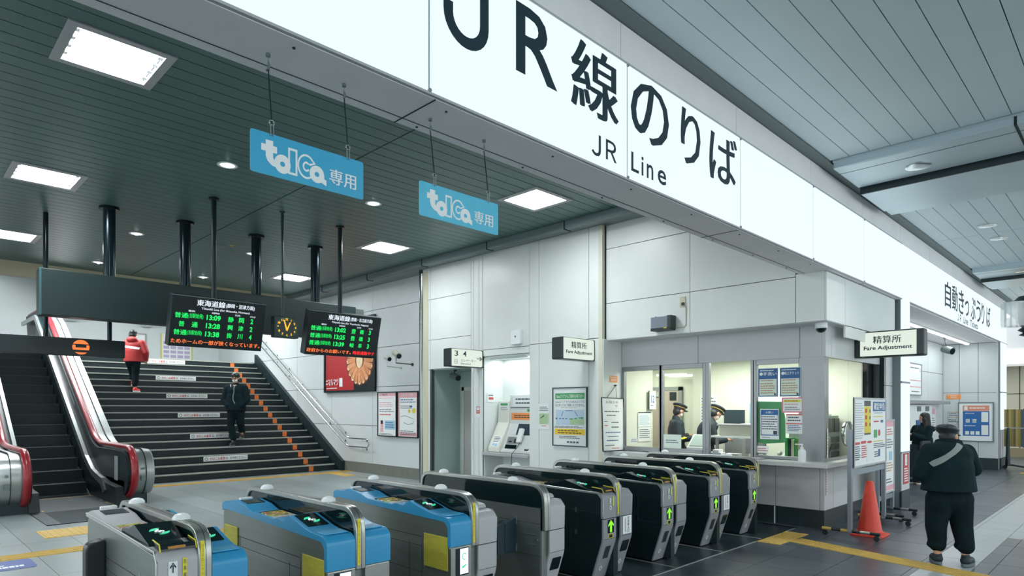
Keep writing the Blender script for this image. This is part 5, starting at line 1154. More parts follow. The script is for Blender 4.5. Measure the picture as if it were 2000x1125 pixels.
SHF = thing('raised_shelf', 'raised shelf board across the booth behind the third pane', 'shelf', (9.75, 4.3, .9))
box('board', 9.62, 4.15, 1.17, 9.95, 5.05, 1.20, M_WHITE, SHF)
for y in (4.2, 4.98): box('leg', 9.7, y, .88, 9.74, y+.04, 1.17, M_GRAYPL, SHF)
PRN = thing('printer', 'light grey printer on the raised shelf behind the third pane', 'printer', (9.72, 4.3, 1.20))
box('body', 9.68, 4.22, 1.20, 9.94, 4.95, 1.36, mat('printer', '#b3b3a6', 0.5), PRN, bev=.01); box('lid', 9.67, 4.2, 1.36, 9.95, 4.98, 1.385, M_LTPL, PRN, bev=.005); box('paper', 9.7, 4.4, 1.386, 9.9, 4.6, 1.395, M_PAPER, PRN)
MO = thing('monitor', 'black computer monitor behind the second officer', 'monitor', (10.7, 5.1, 0))
box('screen', 10.66, 4.98, 1.36, 10.69, 5.36, 1.61, mat('monitor black', '#2a3b42', 0.3), MO, bev=.006); box('stand', 10.69, 5.1, 1.1, 10.73, 5.2, 1.5, M_BLACK, MO); box('foot', 10.62, 5.0, .02, 10.86, 5.32, 1.11, M_GRAYPL, MO)
ST2 = thing('paper_tower', 'pale document tower with a black clip beside the monitor', 'document holder', (10.2, 4.5, 1.2)); box('sheets', 10.15, 4.48, 1.2, 10.2, 4.66, 1.72, M_LBLUE, ST2); box('clip', 10.14, 4.54, 1.72, 10.18, 4.60, 1.79, M_BLACK, ST2); box('base', 10.1, 4.45, .9, 10.25, 4.7, 1.2, M_GRAYPL, ST2)
LB = thing('leaflet_stand', 'white open leaflet box leaning behind the second pane', 'leaflet stand', (9.2, 5.05, .88))
obj('tray', MB().prism([(9.14, .88), (9.14, 1.02), (9.36, 1.22), (9.38, 1.20), (9.2, .88)], 4.92, 5.22, 'y'), M_WHITE, LB); obj('paper', MB().prism([(9.16, 1.05), (9.34, 1.21), (9.345, 1.2), (9.17, 1.04)], 4.95, 5.19, 'y'), mat('leaflet', '#a9bdb4', 0.7), LB)
for q, (y, z, wd, hh, m_, lb) in enumerate(((4.62, .93, .22, .08, M_PAPER, 'white carton on the booth sill'), (4.36, .93, .2, .075, M_LTPL, 'grey device box on the booth sill'), (4.66, 1.01, .1, .04, M_PAPER, 'small pale box stacked on the white carton'))):
    o = box('sill_box', 9.1, y, z-.045 if z < 1 else z-.045, 9.25, y+wd, z-.045+hh, m_, base=(9.1, y, z-.045), bev=.005); tag(o, lb+' behind the open pane', 'box')
o = box('pen_tray', 8.9, 4.5, .921, 8.98, 4.78, .945, mat('tray blue', '#8c9fd0', 0.5), base=(8.9, 4.5, .921), bev=.006); tag(o, 'flat blue tray on the counter below the open pane', 'tray')
o = box('coin_tray', 8.8, 3.88, .921, 8.96, 4.05, .94, M_LTPL, base=(8.8, 3.88, .921), bev=.006); tag(o, 'grey coin tray on the counter by the last gate', 'tray')
for q in range(9):
    m_ = [M_GREEN, M_YELLOW, M_CREAM, M_GRAYPL, M_TACT, M_GREEN, M_CREAM, M_BLACK, M_GREEN][q]
    o = box('binder', 9.35, 3.36+.045*q, .885, 9.6, 3.40+.045*q, 1.19+.01*(q % 3), m_, base=(9.35, 3.36+.045*q, .885)); tag(o, ['green', 'yellow', 'cream', 'grey', 'tan', 'mid green', 'ivory', 'black', 'deep green'][q]+' binder number-%s from the booth corner end of the desk row' % ['one', 'two', 'three', 'four', 'five', 'six', 'seven', 'eight', 'nine'][q], 'binder', 'binders on the booth desk')
PH = thing('telephone', 'pale desk telephone inside the window corner', 'telephone', (9.62, 3.9, .885)); obj('base', MB().prism([(9.62, .885), (9.62, .91), (9.74, .96), (9.74, .885)], 3.82, 4.0, 'y'), M_LTPL, PH); obj('handset', MB().tube([(9.63, 3.97, .95), (9.68, 3.97, .975), (9.73, 3.97, .97)], .022, 8), M_LTPL, PH)
BS = thing('drawer_shelf', 'dark shelf of bins and drawers seen through the side glass', 'shelf', (10.3, 3.5, 0))
box('carcass', 9.85, 3.52, 0.02, 10.85, 3.9, 1.52, mat('shelf green', '#8c9d93', 0.5), BS)
for c in range(4): box('bin', 9.88+.245*c, 3.50, 1.27, 9.88+.245*c+.215, 3.53, 1.48, M_BLACK, BS)
for r_ in range(7):
    for c in range(2): box('drawer', 9.88+.49*c, 3.50, .42+.115*r_, 9.88+.49*c+.46, 3.53, .42+.115*r_+.085, M_DKBASE, BS)
PA = thing('paper_stack', 'stack of papers on top of the drawer shelf', 'papers', (10.3, 3.7, 1.52)); 
for q in range(4): obj('sheet', MB().box(10.05+.05*q, 3.54+.02*q, 1.521+.03*q, 10.6-.06*q, 3.85-.02*q, 1.548+.03*q), [M_PAPER, M_GRAYPL, M_LBLUE, M_PINK][q], PA)
SB = thing('adding_machine', 'pale machine with a dark curved cord on the desk by the side glass', 'machine', (9.7, 3.35, .885)); box('body', 9.62, 3.28, .88, 9.82, 3.46, 1.24, mat('machine sage', '#9fb0a2', 0.5), SB, bev=.04, seg=3); obj('cord', MB().tube([(9.55, 3.24, .9), (9.60, 3.24, 1.02), (9.72, 3.24, 1.12), (9.85, 3.24, 1.14)], .012, 6), M_BLACK, SB)
HS = thing('sanitizer_bottle', 'white pump sanitizer bottle on the booth counter', 'bottle', (8.77, 3.30, .92))
obj('bottle', MB().lathe([(.0, .921), (.048, .921), (.05, .93), (.05, 1.06), (.04, 1.085), (.02, 1.095), (.02, 1.11)], (8.77, 3.30, 0), 18), M_WHITE, HS, smooth=True)
obj('pump', MB().lathe([(.022, 1.10), (.022, 1.12), (.008, 1.125), (.008, 1.155)], (8.77, 3.30, 0), 12).box(8.762, 3.29, 1.15, 8.778, 3.39, 1.165), M_PAPER, HS)
RM = thing('round_mirror', 'round dark-rimmed chrome talk-through disc on the side glass', 'glass fitting', (9.85, 3.08, 1.28))
obj('rim', MB().tube([(9.85+.165*math.cos(a), 3.075, 1.28+.165*math.sin(a)) for a in [2*PI*q/32 for q in range(32)]], .018, 8, True, rr=.03), M_CHROME, RM, smooth=True); obj('disc', MB().lathe([(0, 3.075), (.16, 3.075), (.16, 3.09), (0, 3.09)], (9.85, 0, 1.28), 32, 'y'), mat('disc grey', '#8d918c', 0.4), RM)

# ------------------------------------------------------------------ standing boards and cone
def stand(x0, x1, y, z0, z1, zp, label, items, bg, name='notice_stand', frame=M_LTPL, feet=True, stripes=True):
    T_ = thing(name, label, 'notice board', (x0, y, 0))
    poster('', '', '', RX(x0+.03, y-.02, z0), x1-x0-.06, z1-z0, items, bg, frame, .022, .02, parent=T_)
    for x in (x0, x1): box('post', x-.028, y-.02, .07, x+.028, y+.03, zp, mat('post grey', '#8d96a0', 0.35, 0.5), T_, bev=.004)
    box('cross_bar', x0, y-.012, z0-.10, x1, y+.02, z0-.03, mat('post grey', '#8d96a0', 0.35, 0.5), T_)
    for x in (x0, x1):
        for k in range(6): obj('foot_band' if stripes else 'foot', MB().tube([(x, y+.34-.113*k, .085), (x, y+.34-.113*(k+1), .085)], .02, 8), (M_TACT if k % 2 == 0 and stripes and k < 3 else (M_BLACK if k % 2 else M_STEEL)), T_)
        for yy in (y-.30, y+.30): obj('caster', MB().lathe([(0, x-.02), (.035, x-.02), (.035, x+.02), (0, x+.02)], (0, yy, .035), 12, 'x'), M_BLACK, T_)
    return T_
its = [('r', .30, .875, .505, .955, M_BLACK), ('r', .30, .48, .505, .87, M_YELLOW), ('r', .3, .455, .50, .48, M_BLACK)]+[('r', .33, .78-.10*q, .385, .84-.10*q, M_RED) for q in range(3)]+[('r', .46, .78-.10*q, .49, .83-.10*q, M_TEXT) for q in range(3)]+[
 ('r', .57, .80, .97, .945, M_NAVY), ('t', '確定申告', .60, .82, .95, .93, M_PAPER, .03), ('l', .6, .765, .93, .785, 1, M_TXT2), ('l', .58, .70, .95, .735, 1, M_YELLOW), ('l', .6, .62, .78, .67, 1, M_TXTR), ('r', .82, .625, .9, .665, M_NAVY), ('r', .60, .40, .70, .52, M_GREEN), ('o', .77, .47, .035, .05, 0, 0, M_TXTR), ('l', .58, .33, .95, .36, 1, M_YELLOW), ('l', .04, .40, .27, .93, 16, mat('print faint', '#b9c0c4', 0.7)), ('r', .02, .325, .17, .36, M_TXTR), ('r', .21, .33, .35, .37, M_TXTR), ('o', .46, .345, .07, .018, 0, 0, M_TXTR), ('l', .03, .1, .17, .31, 7, M_TXT2), ('l', .22, .12, .36, .31, 6, M_TXTR), ('r', .38, .05, .60, .32, M_PAPER), ('l', .58, .24, .96, .32, 3, M_TXT2), ('r', .74, .11, .79, .22, M_NAVY), ('l', .6, .1, .72, .2, 3, M_TXT2)]
bd = stand(8.76, 10.2, 2.70, .88, 1.78, 1.37, 'grey wheeled whiteboard full of notices behind the red cone', its, M_WHITE)
its = [('r', .04, .90, .96, .98, M_PINK), ('l', .1, .78, .9, .88, 3, M_TXTR), ('l', .1, .6, .9, .74, 4, M_TXT2), ('r', .2, .46, .45, .56, M_SAGE), ('r', .6, .44, .85, .56, M_LBLUE), ('l', .1, .28, .9, .42, 4, mat('print sand', '#b78a60', 0.6)), ('r', .04, .03, .96, .10, M_PINK), ('l', .15, .12, .85, .2, 2, M_TXT2)]
stand(10.50, 11.24, 2.86, .36, 1.47, 1.2, 'tall narrow pinkish notice stand between the whiteboard and the lit pillar', its, M_PAPER, stripes=False)
CN = thing('traffic_cone', 'red traffic cone on the floor before the wheeled whiteboard', 'traffic cone', (9.12, 2.58, 0))
obj('base', MB().prism(rnd([(8.93, 2.39), (9.31, 2.39), (9.31, 2.77), (8.93, 2.77)], .05), .0, .03, 'z'), mat('cone red', '#d9432f', 0.45), CN, bev=.006)
obj('collar', MB().lathe([(.165, .03), (.165, .055), (.15, .06)], (9.12, 2.58, 0), 20), MATS['cone red'], CN)
obj('body', MB().lathe([(.150, .045), (.14, .08), (.046, .68), (.036, .70), (.0, .703)], (9.12, 2.58, 0), 24), MATS['cone red'], CN, smooth=True)
obj('bolt', MB().lathe([(.012, 9.13), (.012, 9.19)], (0, 2.54, .57), 8, 'x'), M_BLACK, CN)

# ------------------------------------------------------------------ ticket machine bay and far end
TM = thing('ticket_machine', 'pale ticket machine built into the bay wall before the woman', 'ticket machine', (17.0, 4.09, .6))
box('front', 15.4, 3.98, .55, 19.2, 4.10, 1.72, M_PAPER, TM, bev=.02); box('hood', 15.2, 3.85, 1.74, 20.6, 4.10, 1.82, M_GRAYPL, TM); box('lower', 15.4, 4.0, .3, 19.2, 4.1, .55, M_LTPL, TM)
for x in (16.6, 17.7, 18.5):
    box('lamp_window', x, 3.97, 1.56, x+.35, 3.985, 1.68, M_BAND, TM); box('screen', x-.1, 3.96, 1.05, x+.4, 3.985, 1.35, M_NAVY, TM); box('coin_slot', x+.1, 3.965, .9, x+.25, 3.985, .98, M_BLACK, TM)
f = RX(19.35, 4.09, .95); poster('machine_notice', 'upright paper notice with a pink heading right of the ticket machine', 'notice', f, .75, .75, [('r', .1, .7, .9, .9, M_PINK), ('l', .1, .2, .9, .6, 5, M_TXT2)])
poster('fare_map', 'white fare map board on the bay wall above the ticket machine', 'map board', RX(16.2, 4.09, 1.95), 2.35, .78, [('r', .5, .45, .98, .47, M_TXTR), ('r', .45, .25, .98, .27, M_TXTR), ('l', .55, .8, .95, .9, 1, M_TXT2), ('t', 'S', .93, .75, .97, .85, M_TXT2), ('l', .6, .08, .95, .15, 1, M_TXT2)], M_WHITE, M_GRAYPL, .02, .03)
its = [('r', .13, .78, .88, .92, mat('poster coral', '#d98e74', 0.6)), ('r', .17, .80, .27, .90, M_PAPER), ('l', .32, .82, .84, .89, 1, M_PAPER), ('r', .13, .14, .88, .775, M_PB), ('l', .2, .70, .5, .74, 1, M_PAPER), ('r', .66, .50, .85, .75, M_PAPER), ('r', .66, .17, .85, .42, M_PAPER), ('l', .18, .38, .55, .42, 1, M_PAPER)]+[('r', .22+.19*q, .48, .33+.19*q, .57, M_PAPER) for q in range(2)]+[('r', .20+.15*q, .17, .31+.15*q, .26, M_PAPER) for q in range(3)]+[('l', .23+.19*q, .49, .32+.19*q, .56, 3, M_TXT2) for q in range(2)]
poster('guide_poster', 'framed blue and coral guide poster on the end wall behind the old man', 'poster', RY(20.99, 3.74, .74), .78, 1.05, its, M_WHITE, M_BAND, .02, .04)
poster('sticker', 'orange strip sticker high on the end wall of the bay', 'sticker', RY(20.99, 4.02, 1.88), .34, .13, [('l', .1, .7, .9, .9, 1, M_PAPER), ('t', '防犯', .3, .2, .7, .6, M_PAPER)], M_ORG)
poster('sticker', 'small white notice with brown rules on the end wall left of the guide poster', 'sticker', RY(20.99, 3.98, 1.2), .24, .34, [('r', 0, .93, 1, .97, mat('print sand', '#b78a60', 0.6)), ('l', .1, .6, .9, .9, 2, M_TXT2), ('r', 0, .48, 1, .52, mat('print sand', '#b78a60', 0.6)), ('l', .05, .1, .95, .4, 2, M_TEXT)], mat('notice off white', '#c9cecf', 0.6))
# divider board on wheels at the right edge
RK = thing('divider_board', 'gold-striped wheeled divider board beside the far lit pillar', 'divider board', (21.7, 2.65, 0))
for k in range(9):
    for z0, z1 in ((.60, 1.08), (1.12, 1.60)): obj('slat', MB().box(21.66, 2.83-.05*k-.046, z0, 21.69, 2.83-.05*k, z1), [mat('slat gold', '#9a8a52', 0.35, 0.5), mat('slat tan', '#b3a262', 0.35, 0.5), mat('slat brown', '#6e6340', 0.4, 0.4)][(k*2) % 3], RK)
box('side_bar', 21.65, 2.39, .58, 21.70, 2.43, 1.62, M_NAVY, RK); box('middle_bar', 21.64, 2.40, 1.085, 21.70, 2.83, 1.115, M_STEEL, RK)
obj('pole', MB().tube([(21.6, 2.74, .08), (21.6, 2.74, 1.1)], [.06, .03], 10), M_BLACK, RK); obj('base_bar', MB().tube([(21.6, 2.82, .06), (21.6, 2.74, .12), (21.6, 2.3, .06)], .025, 8), M_BLACK, RK)
for y in (2.80, 2.3): obj('caster', MB().lathe([(0, 21.57), (.05, 21.57), (.05, 21.63), (0, 21.63)], (0, y, .05), 12, 'x'), M_BLACK, RK)
LV = thing('lit_louvre', 'lit white louvre strips over the far passage at the right edge', 'lamp', (26.3, 0, 3.0))
for k in range(4): box('strip', 26.25, -2.5, 3.08+.12*k, 26.35, 4.3, 3.15+.12*k, E('louvre', '#fff6ea', 1.5), LV)
box('frame', 26.36, -2.5, 3.0, 26.39, 4.3, 3.6, M_WHITE, LV)
HL = thing('hanging_lamp', 'black hanging lamp with a clear glass cylinder at the right photo edge', 'lamp', (17.85, 1.95, 3.5))
obj('rod', MB().tube([(18.0, 1.9, 4.5), (18.0, 1.9, 3.9)], .03, 8), M_BLACK, HL)
obj('glass', MB().lathe([(.24, 3.42), (.25, 3.5), (.25, 3.95)], (17.7, 2.13, 0), 16), mat('lamp glass', '#dfe9ea', 0.05, alpha=.35), HL, smooth=True)
for q in range(3): obj('glass_bar', MB().tube([(17.62+.08*q, 2.28-.09*q, 3.42), (17.62+.08*q, 2.28-.09*q, 3.95)], .02, 6), M_LTPL, HL)
obj('body', MB().lathe([(.05, 3.20), (.20, 3.25), (.12, 3.3), (.22, 3.36), (.14, 3.42), (.2, 3.5), (.26, 3.9), (.30, 4.0), (.2, 4.1), (.0, 4.12)], (18.0, 1.9, 0), 16), M_BLACK, HL)
# upper hall behind the boards
UB = thing('lit_sign', 'white lit exit sign box far up the left hall', 'sign', (2.2, 25.5, 4.6)); box('case', 1.2, 25.4, 4.9, 3.6, 25.6, 5.35, E('far sign', '#fbffe8', .8), UB)
t = MB(); f = RX(1.2, 25.39, 4.9); text(t, f, '出口', 1.5, .12, 2.0, .34, .004); obj('print', t, M_TXT2, UB)
UG = thing('led_strip_sign', 'black strip sign with a green running figure light at the left edge', 'sign', (1.6, 24, 4.3)); box('case', .6, 24.0, 4.23, 2.7, 24.1, 4.42, M_BLACK, UG); box('green_lamp', 2.3, 23.98, 4.26, 2.5, 24.0, 4.39, M_LEDG, UG)
for q, (x, y, w) in enumerate(((1.9, 19.5, 'nearest'), (1.9, 23.0, 'middle'), (4.0, 28.0, 'farthest'))):
    o = box('tube_light', x-.6, y, 5.42, x+.6, y+.3, 5.49, E('upper tube', '#f6ffff', 4.0), base=(x, y, 5.42)); tag(o, w+' tube light on the upper hall ceiling', 'lamp', 'upper hall tube lights')
poster('timetable', 'purple and white timetable sheet with yellow edges above the stairs', 'poster', RX(6.9, 23.68, 3.15), 1.0, 1.0, [('r', 0, 0, .04, 1, M_YELLOW), ('r', .96, 0, 1, 1, M_YELLOW)]+[('r', .08+.22*c, .05+.15*r_, .26+.22*c, .15+.15*r_, mat('lilac', '#b5abc9', 0.6)) for c in range(4) for r_ in range(5)])
poster('wall_panel_box', 'white framed panel on the upper wall left of the timetable', 'panel', RX(5.95, 23.68, 3.3), .5, .8, [('r', .1, .1, .9, .9, M_WHITE)], None, M_GRAYPL, .03, .04)
# ------------------------------------------------------------------ people
def cap(mb, p0, p1, r0, r1, n=12, fl=None):
    """a tapered limb segment with round ends"""
    p0, p1 = Vector(p0), Vector(p1); k = 4
    mb.tube([p0, p0*.66+p1*.34, p0*.34+p1*.66, p1], [r0, r0*.67+r1*.33, r0*.33+r1*.67, r1], n)
    mb.ell(p0, (r0, r0, r0), n, 7); mb.ell(p1, (r1, r1, r1), n, 7)
def blob(name, mb, m, parent, vox=0.012, smooth=6, label=None):
    o = obj(name, mb, m, parent, label=label)
    r = o.modifiers.new('remesh', 'REMESH'); r.mode = 'VOXEL'; r.voxel_size = vox; r.use_smooth_shade = True
    s = o.modifiers.new('smooth', 'SMOOTH'); s.factor = 0.5; s.iterations = smooth
    return o
def hand(mb, wrist, d, up, side, s=1.0, curl=0.5):
    """palm, four bent fingers of unequal length and a thumb from the side of the palm"""
    w, d, up = Vector(wrist), Vector(d).normalized(), Vector(up).normalized(); x = d.cross(up).normalized()*side; up = x.cross(d)*side
    palm = w+d*.05*s
    mb.ell(palm, (.04*s, .04*s, .022*s), 10, 7); cap(mb, w, palm, .024*s, .03*s, 10)
    for i, L in enumerate((.068, .078, .072, .055)):
        a = w+d*.085*s+x*(.03-.020*i)*s; b = a+d*L*.5*s-up*L*.18*curl*s; c = b+(d*(1-curl)-up*curl).normalized()*L*.55*s
        cap(mb, a-d*.03*s, a, .0095*s, .0095*s, 8); cap(mb, a, b, .0092*s, .0085*s, 8); cap(mb, b, c, .0085*s, .0075*s, 8)
    t = w+d*.03*s+x*.03*s; t2 = t+(d*.6+x*.8).normalized()*.035*s; cap(mb, t, t2, .012*s, .0105*s, 8); cap(mb, t2, t2+(d*.9-up*.3).normalized()*.03*s, .0105*s, .0085*s, 8)
def head(mb, c, face, s=1.0, nose=True):
    c = Vector(c); f = Vector(face).normalized(); r = f.cross(Vector((0, 0, 1))).normalized(); u = r.cross(f)
    q = Matrix((r, f, u)).transposed().to_quaternion()
    mb.ell(c+u*.025*s, (.075*s, .095*s, .09*s), 16, 11, q); mb.ell(c-u*.045*s+f*.022*s, (.056*s, .068*s, .07*s), 14, 9, q)
    mb.ell(c-u*.015*s+f*.095*s, (.013*s, .02*s, .024*s), 8, 6, q)
    mb.ell(c-u*.062*s+f*.078*s, (.024*s, .012*s, .010*s), 8, 6, q)
    for e in (-1, 1): mb.ell(c+r*e*.077*s-u*.005*s, (.012*s, .022*s, .032*s), 8, 6, q)
    return r, f, u, q
def face_parts(root, c, face, s=1.0, mask=True, glasses=False):
    c = Vector(c); f = Vector(face).normalized(); r = f.cross(Vector((0, 0, 1))).normalized(); u = r.cross(f)
    q = Matrix((r, f, u)).transposed().to_quaternion()
    for e in (-1, 1):
        obj('eye', MB().ell(c+r*e*.031*s+u*.008*s+f*.083*s, (.013*s, .009*s, .007*s), 8, 6, q), M_GLOSSBLK, root)
        obj('eyebrow', MB().ell(c+r*e*.032*s+u*.032*s+f*.088*s, (.019*s, .006*s, .005*s), 8, 5, q), M_HAIR, root)
    if mask:
        blob('mask', MB().add(*(lambda m: (m.v, m.f))(MB().ell(c-u*.052*s+f*.040*s, (.063*s, .052*s, .046*s), 14, 9, q))), M_MASK, root, .006, 3)
    if glasses:
        for e in (-1, 1): obj('glasses_rim', MB().tube([c+r*(e*.032+.024*math.cos(a))*s+u*(.008+.018*math.sin(a))*s+f*.097*s for a in [2*PI*k/14 for k in range(14)]], .003*s, 6, True), M_BLACK, root)
def person(label, loc, J, cloth, shoes, skin_hands=True, hem=0.8, coat='coat', arm_r=(.085, .065), leg_r=(.10, .075), torso=None, s=1.0, curl=.5, vox=.012, skirt=None, hems=()):
    """J holds joints in the person's own frame: x to the viewer's right, y away, z up"""
    root = thing('person', label, 'person', loc, rz=-PI/4, local=True)
    b = MB(); hd = J['head']; face = J['face']
    head(b, hd, face, s)
    nk, pv = Vector(J['neck']), Vector(J['pelvis'])
    cap(b, Vector(hd)-Vector((0, 0, .05))-Vector(face).normalized()*.01, nk, .05*s, .06*s)
    ch = nk*.62+pv*.38
    cap(b, nk-Vector((0, 0, .05)), ch, .09, .13); cap(b, ch, pv, .13, .13)
    for e in 'LR':
        sh, el, wr = (Vector(J[k+e]) for k in ('sh', 'el', 'wr'))
        cap(b, nk-Vector((0, 0, .06)), sh, .06, .05); cap(b, sh, el, .05*s, .038*s); cap(b, el, wr, .038*s, .026*s)
        hand(b, wr, J.get('hd'+e, wr-el), J.get('hu'+e, (0, 0, 1)), 1 if e == 'R' else -1, s, curl)
        hp, kn, an = (Vector(J[k+e]) for k in ('hp', 'kn', 'an'))
        cap(b, hp, kn, .075*s, .052*s); cap(b, kn, an, .05*s, .034*s); toe = Vector(J['to'+e]); cap(b, an-Vector((0, 0, .04)), toe, .035, .03)
    blob('body', b, M_SKIN, root, .009, 3)
    m_coat, m_trs = cloth
    c = MB()
    for (p, r) in torso: c.ell(p, r, 18, 11)
    for e in 'LR':
        sh, el, wr = (Vector(J[k+e]) for k in ('sh', 'el', 'wr'))
        cap(c, Vector(nk)-Vector((0, 0, .09)), sh, .10, arm_r[0]); cap(c, sh, el, arm_r[0], arm_r[0]*.86); cap(c, el, wr, arm_r[0]*.86, arm_r[1])
    cap(c, nk-Vector((0, 0, .05)), nk+Vector((0, 0, .02)), .075, .072)
    for (c0, r0, c1, r1) in hems:
        n = 20; c.add([(c0[0]+r0[0]*math.cos(2*PI*i/n), c0[1]+r0[1]*math.sin(2*PI*i/n), c0[2]) for i in range(n)]+[(c1[0]+r1[0]*math.cos(2*PI*i/n), c1[1]+r1[1]*math.sin(2*PI*i/n), c1[2]) for i in range(n)], [tuple(range(n-1, -1, -1)), tuple(range(n, 2*n))]+[(i, (i+1) % n, n+(i+1) % n, n+i) for i in range(n)])
    jk = blob(coat, c, m_coat, root, vox, 4)
    if skirt is None:
        t = MB()
        for e in 'LR':
            hp, kn, an = (Vector(J[k+e]) for k in ('hp', 'kn', 'an'))
            cap(t, hp, kn, leg_r[0]*1.12, leg_r[0]*.86); cap(t, kn, an+Vector((0, 0, .075+leg_r[1]*.6)), leg_r[0]*.86, leg_r[1])
            for q in range(2): t.ell(kn+(an-kn)*(.42+.2*q)+Vector((.012*(-1)**q, 0, 0)), (leg_r[1]*1.07, leg_r[1]*1.06, .05), 12, 7)
        t.ell(pv-Vector((0, 0, .03)), (.185, .15, .15), 14, 9)
        blob('trousers', t, m_trs, root, vox, 6)
    for e in 'LR':
        an, toe = Vector(J['an'+e]), Vector(J['to'+e]); d = (toe-an); d.z = 0; d.normalize(); base = min(an.z, toe.z+.06)-.075
        h = Vector((an.x, an.y, base)); sh_ = MB()
        cap(sh_, h+Vector((0, 0, .055))-d*.02, h+Vector((0, 0, .04))+d*.15, .048, .038); sh_.ell(h+Vector((0, 0, .085)), (.045, .045, .05), 12, 7)
        o = blob('shoe', sh_, shoes[0], root, .008, 3)
        sl_ = MB(); pp = []
        for q in range(16):
            a = 2*PI*q/16; v = d*(.065+.135*math.cos(a))+Vector((-d.y, d.x, 0))*.05*math.sin(a); pp.append((h.x+v.x, h.y+v.y))
        sl_.prism(pp, base, base+.026, 'z'); obj('sole', sl_, shoes[1], o)
    return root, jk
def strap(root, jk, pts, w, m, name='strap'):
    mb = MB(); n = len(pts); vs = []
    for i, p in enumerate(pts):
        p = Vector((p[0], -.7, p[2])); t = (Vector(pts[min(i+1, n-1)])-Vector(pts[max(i-1, 0)])).normalized(); sd = t.cross(Vector((0, -1, 0))).normalized()*w/2
        vs += [p+sd, p, p-sd]
    mb.add(vs, [(3*i+j, 3*i+j+1, 3*i+j+4, 3*i+j+3) for i in range(n-1) for j in (0, 1)])
    o = obj(name, mb, m, root); s_ = o.modifiers.new('wrap', 'SHRINKWRAP'); s_.target = jk; s_.wrap_method = 'PROJECT'; s_.use_project_y = True; s_.use_positive_direction = True; s_.use_negative_direction = False; s_.offset = .008
    so = o.modifiers.new('thick', 'SOLIDIFY'); so.thickness = .006; return o
def hair(root, c, face, s=1.0, m=None, back=1.0):
    c = Vector(c); f = Vector(face).normalized(); r = f.cross(Vector((0, 0, 1))).normalized(); u = r.cross(f); q = Matrix((r, f, u)).transposed().to_quaternion()
    mb = MB().ell(c+u*.045*s-f*.012*s, (.084*s, .10*s, .085*s), 16, 10, q); mb.ell(c-f*.04*s-u*.02*s, (.078*s, .068*s, .075*s), 14, 9, q)
    return blob('hair', mb, m or M_HAIR, root, .009, 3)
lerp = lambda a, b, t: tuple(x+(y-x)*t for x, y in zip(a, b))
# the old man in front, seen from behind
M_SOLE = mat('shoe sole', '#5d6d72', 0.6); M_SHOE = mat('dark shoe', '#14272c', 0.6)
J = dict(head=(.055, .10, 1.345), face=(.75, .55, -.45), neck=(.02, .06, 1.235), pelvis=(-.01, 0, .74), shL=(-.19, .03, 1.19), elL=(-.285, .05, .96), wrL=(-.12, .33, .93), shR=(.19, .03, 1.18), elR=(.325, .10, 1.00), wrR=(.31, .27, .925),
         hdR=(.45, .35, -.1), hpL=(-.105, 0, .70), knL=(-.125, .03, .42), anL=(-.075, .08, .085), toL=(-.02, .24, .03), hpR=(.10, 0, .70), knR=(.125, .0, .42), anR=(.14, -.04, .085), toR=(.28, .07, .03))
root, jk = person('old man seen from behind in flat cap, black jacket and grey shoulder strap, looking down', (7.94, 1.49, 0), J, (M_COAT, M_TROUS), (M_SHOE, M_SOLE), torso=[((-.005, .0, .99), (.24, .185, .26)), ((0, .03, 1.14), (.245, .18, .17))], hems=[((-.005, -.0, 1.0), (.235, .18), (-.02, -.01, .785), (.272, .205))], arm_r=(.092, .075), leg_r=(.118, .082), coat='jacket')
strap(root, jk, [lerp((.055, -.2, 1.275), (-.235, -.23, 1.06), q/13) for q in range(0, 14)], .05, mat('strap grey', '#7f8a86', 0.7))
hair(root, J['head'], J['face'], .98)
hc = Vector(J['head']); fdir = Vector((.75, .55, -.25)).normalized()
cp = MB(); Q = Matrix((fdir.cross(Vector((0, 0, 1))).normalized(), fdir, fdir.cross(Vector((0, 0, 1))).normalized().cross(fdir))).transposed().to_quaternion()
cp.ell(hc+Vector((-.015, 0, .075)), (.112, .125, .052), 18, 9, Q); cp.ell(hc+Vector((-.01, 0, .045)), (.09, .105, .045), 18, 9, Q)
cpo = blob('flat_cap', cp, mat('leather cap', '#2b3437', 0.4, noise=.1), root, .009, 3)
bz = MB().ell(hc+fdir*.13+Vector((0, 0, .045)), (.07, .05, .012), 12, 6, Q); obj('cap_brim', bz, MATS['leather cap'], cpo, smooth=True)
face_parts(root, J['head'], J['face'], 1.0, True)
obj('collar', MB().tube([(.03+.088*math.cos(a), .065+.085*math.sin(a), 1.275) for a in [2*PI*k/16 for k in range(16)]], .045, 8, True), M_COAT, root, smooth=True)
# the woman at the ticket machine
M_SKIRT = mat('black skirt', '#10232a', 0.85, noise=.15, scale=10)
J = dict(head=(.085, .0, 1.42), face=(-1, .25, -.12), neck=(.09, .02, 1.27), pelvis=(.02, 0, .82), shL=(.0, .17, 1.20), elL=(-.08, .22, .98), wrL=(-.22, .20, 1.10), shR=(.10, -.15, 1.20), elR=(.02, -.20, .96), wrR=(-.20, -.08, 1.06),
         hpL=(.0, .08, .78), knL=(-.02, .08, .45), anL=(-.06, .10, .085), toL=(-.24, .12, .03), hpR=(.02, -.08, .78), knR=(.02, -.08, .45), anR=(.05, -.08, .085), toR=(-.13, -.07, .03))
root, jk = person('young woman with long dark hair, black hooded coat and long skirt at the ticket machine', (15.95, 3.52, 0), J, (M_COAT, M_SKIRT), (M_SHOE, M_WHITE), torso=[((.05, .0, 1.08), (.17, .19, .19)), ((.04, 0, .88), (.20, .21, .17)), ((.03, 0, .78), (.22, .22, .07))], hems=[((.05, 0, 1.0), (.18, .19), (.03, 0, .70), (.225, .22))], arm_r=(.075, .06), skirt=True, coat='hooded_coat')
sk = MB()
n = 22
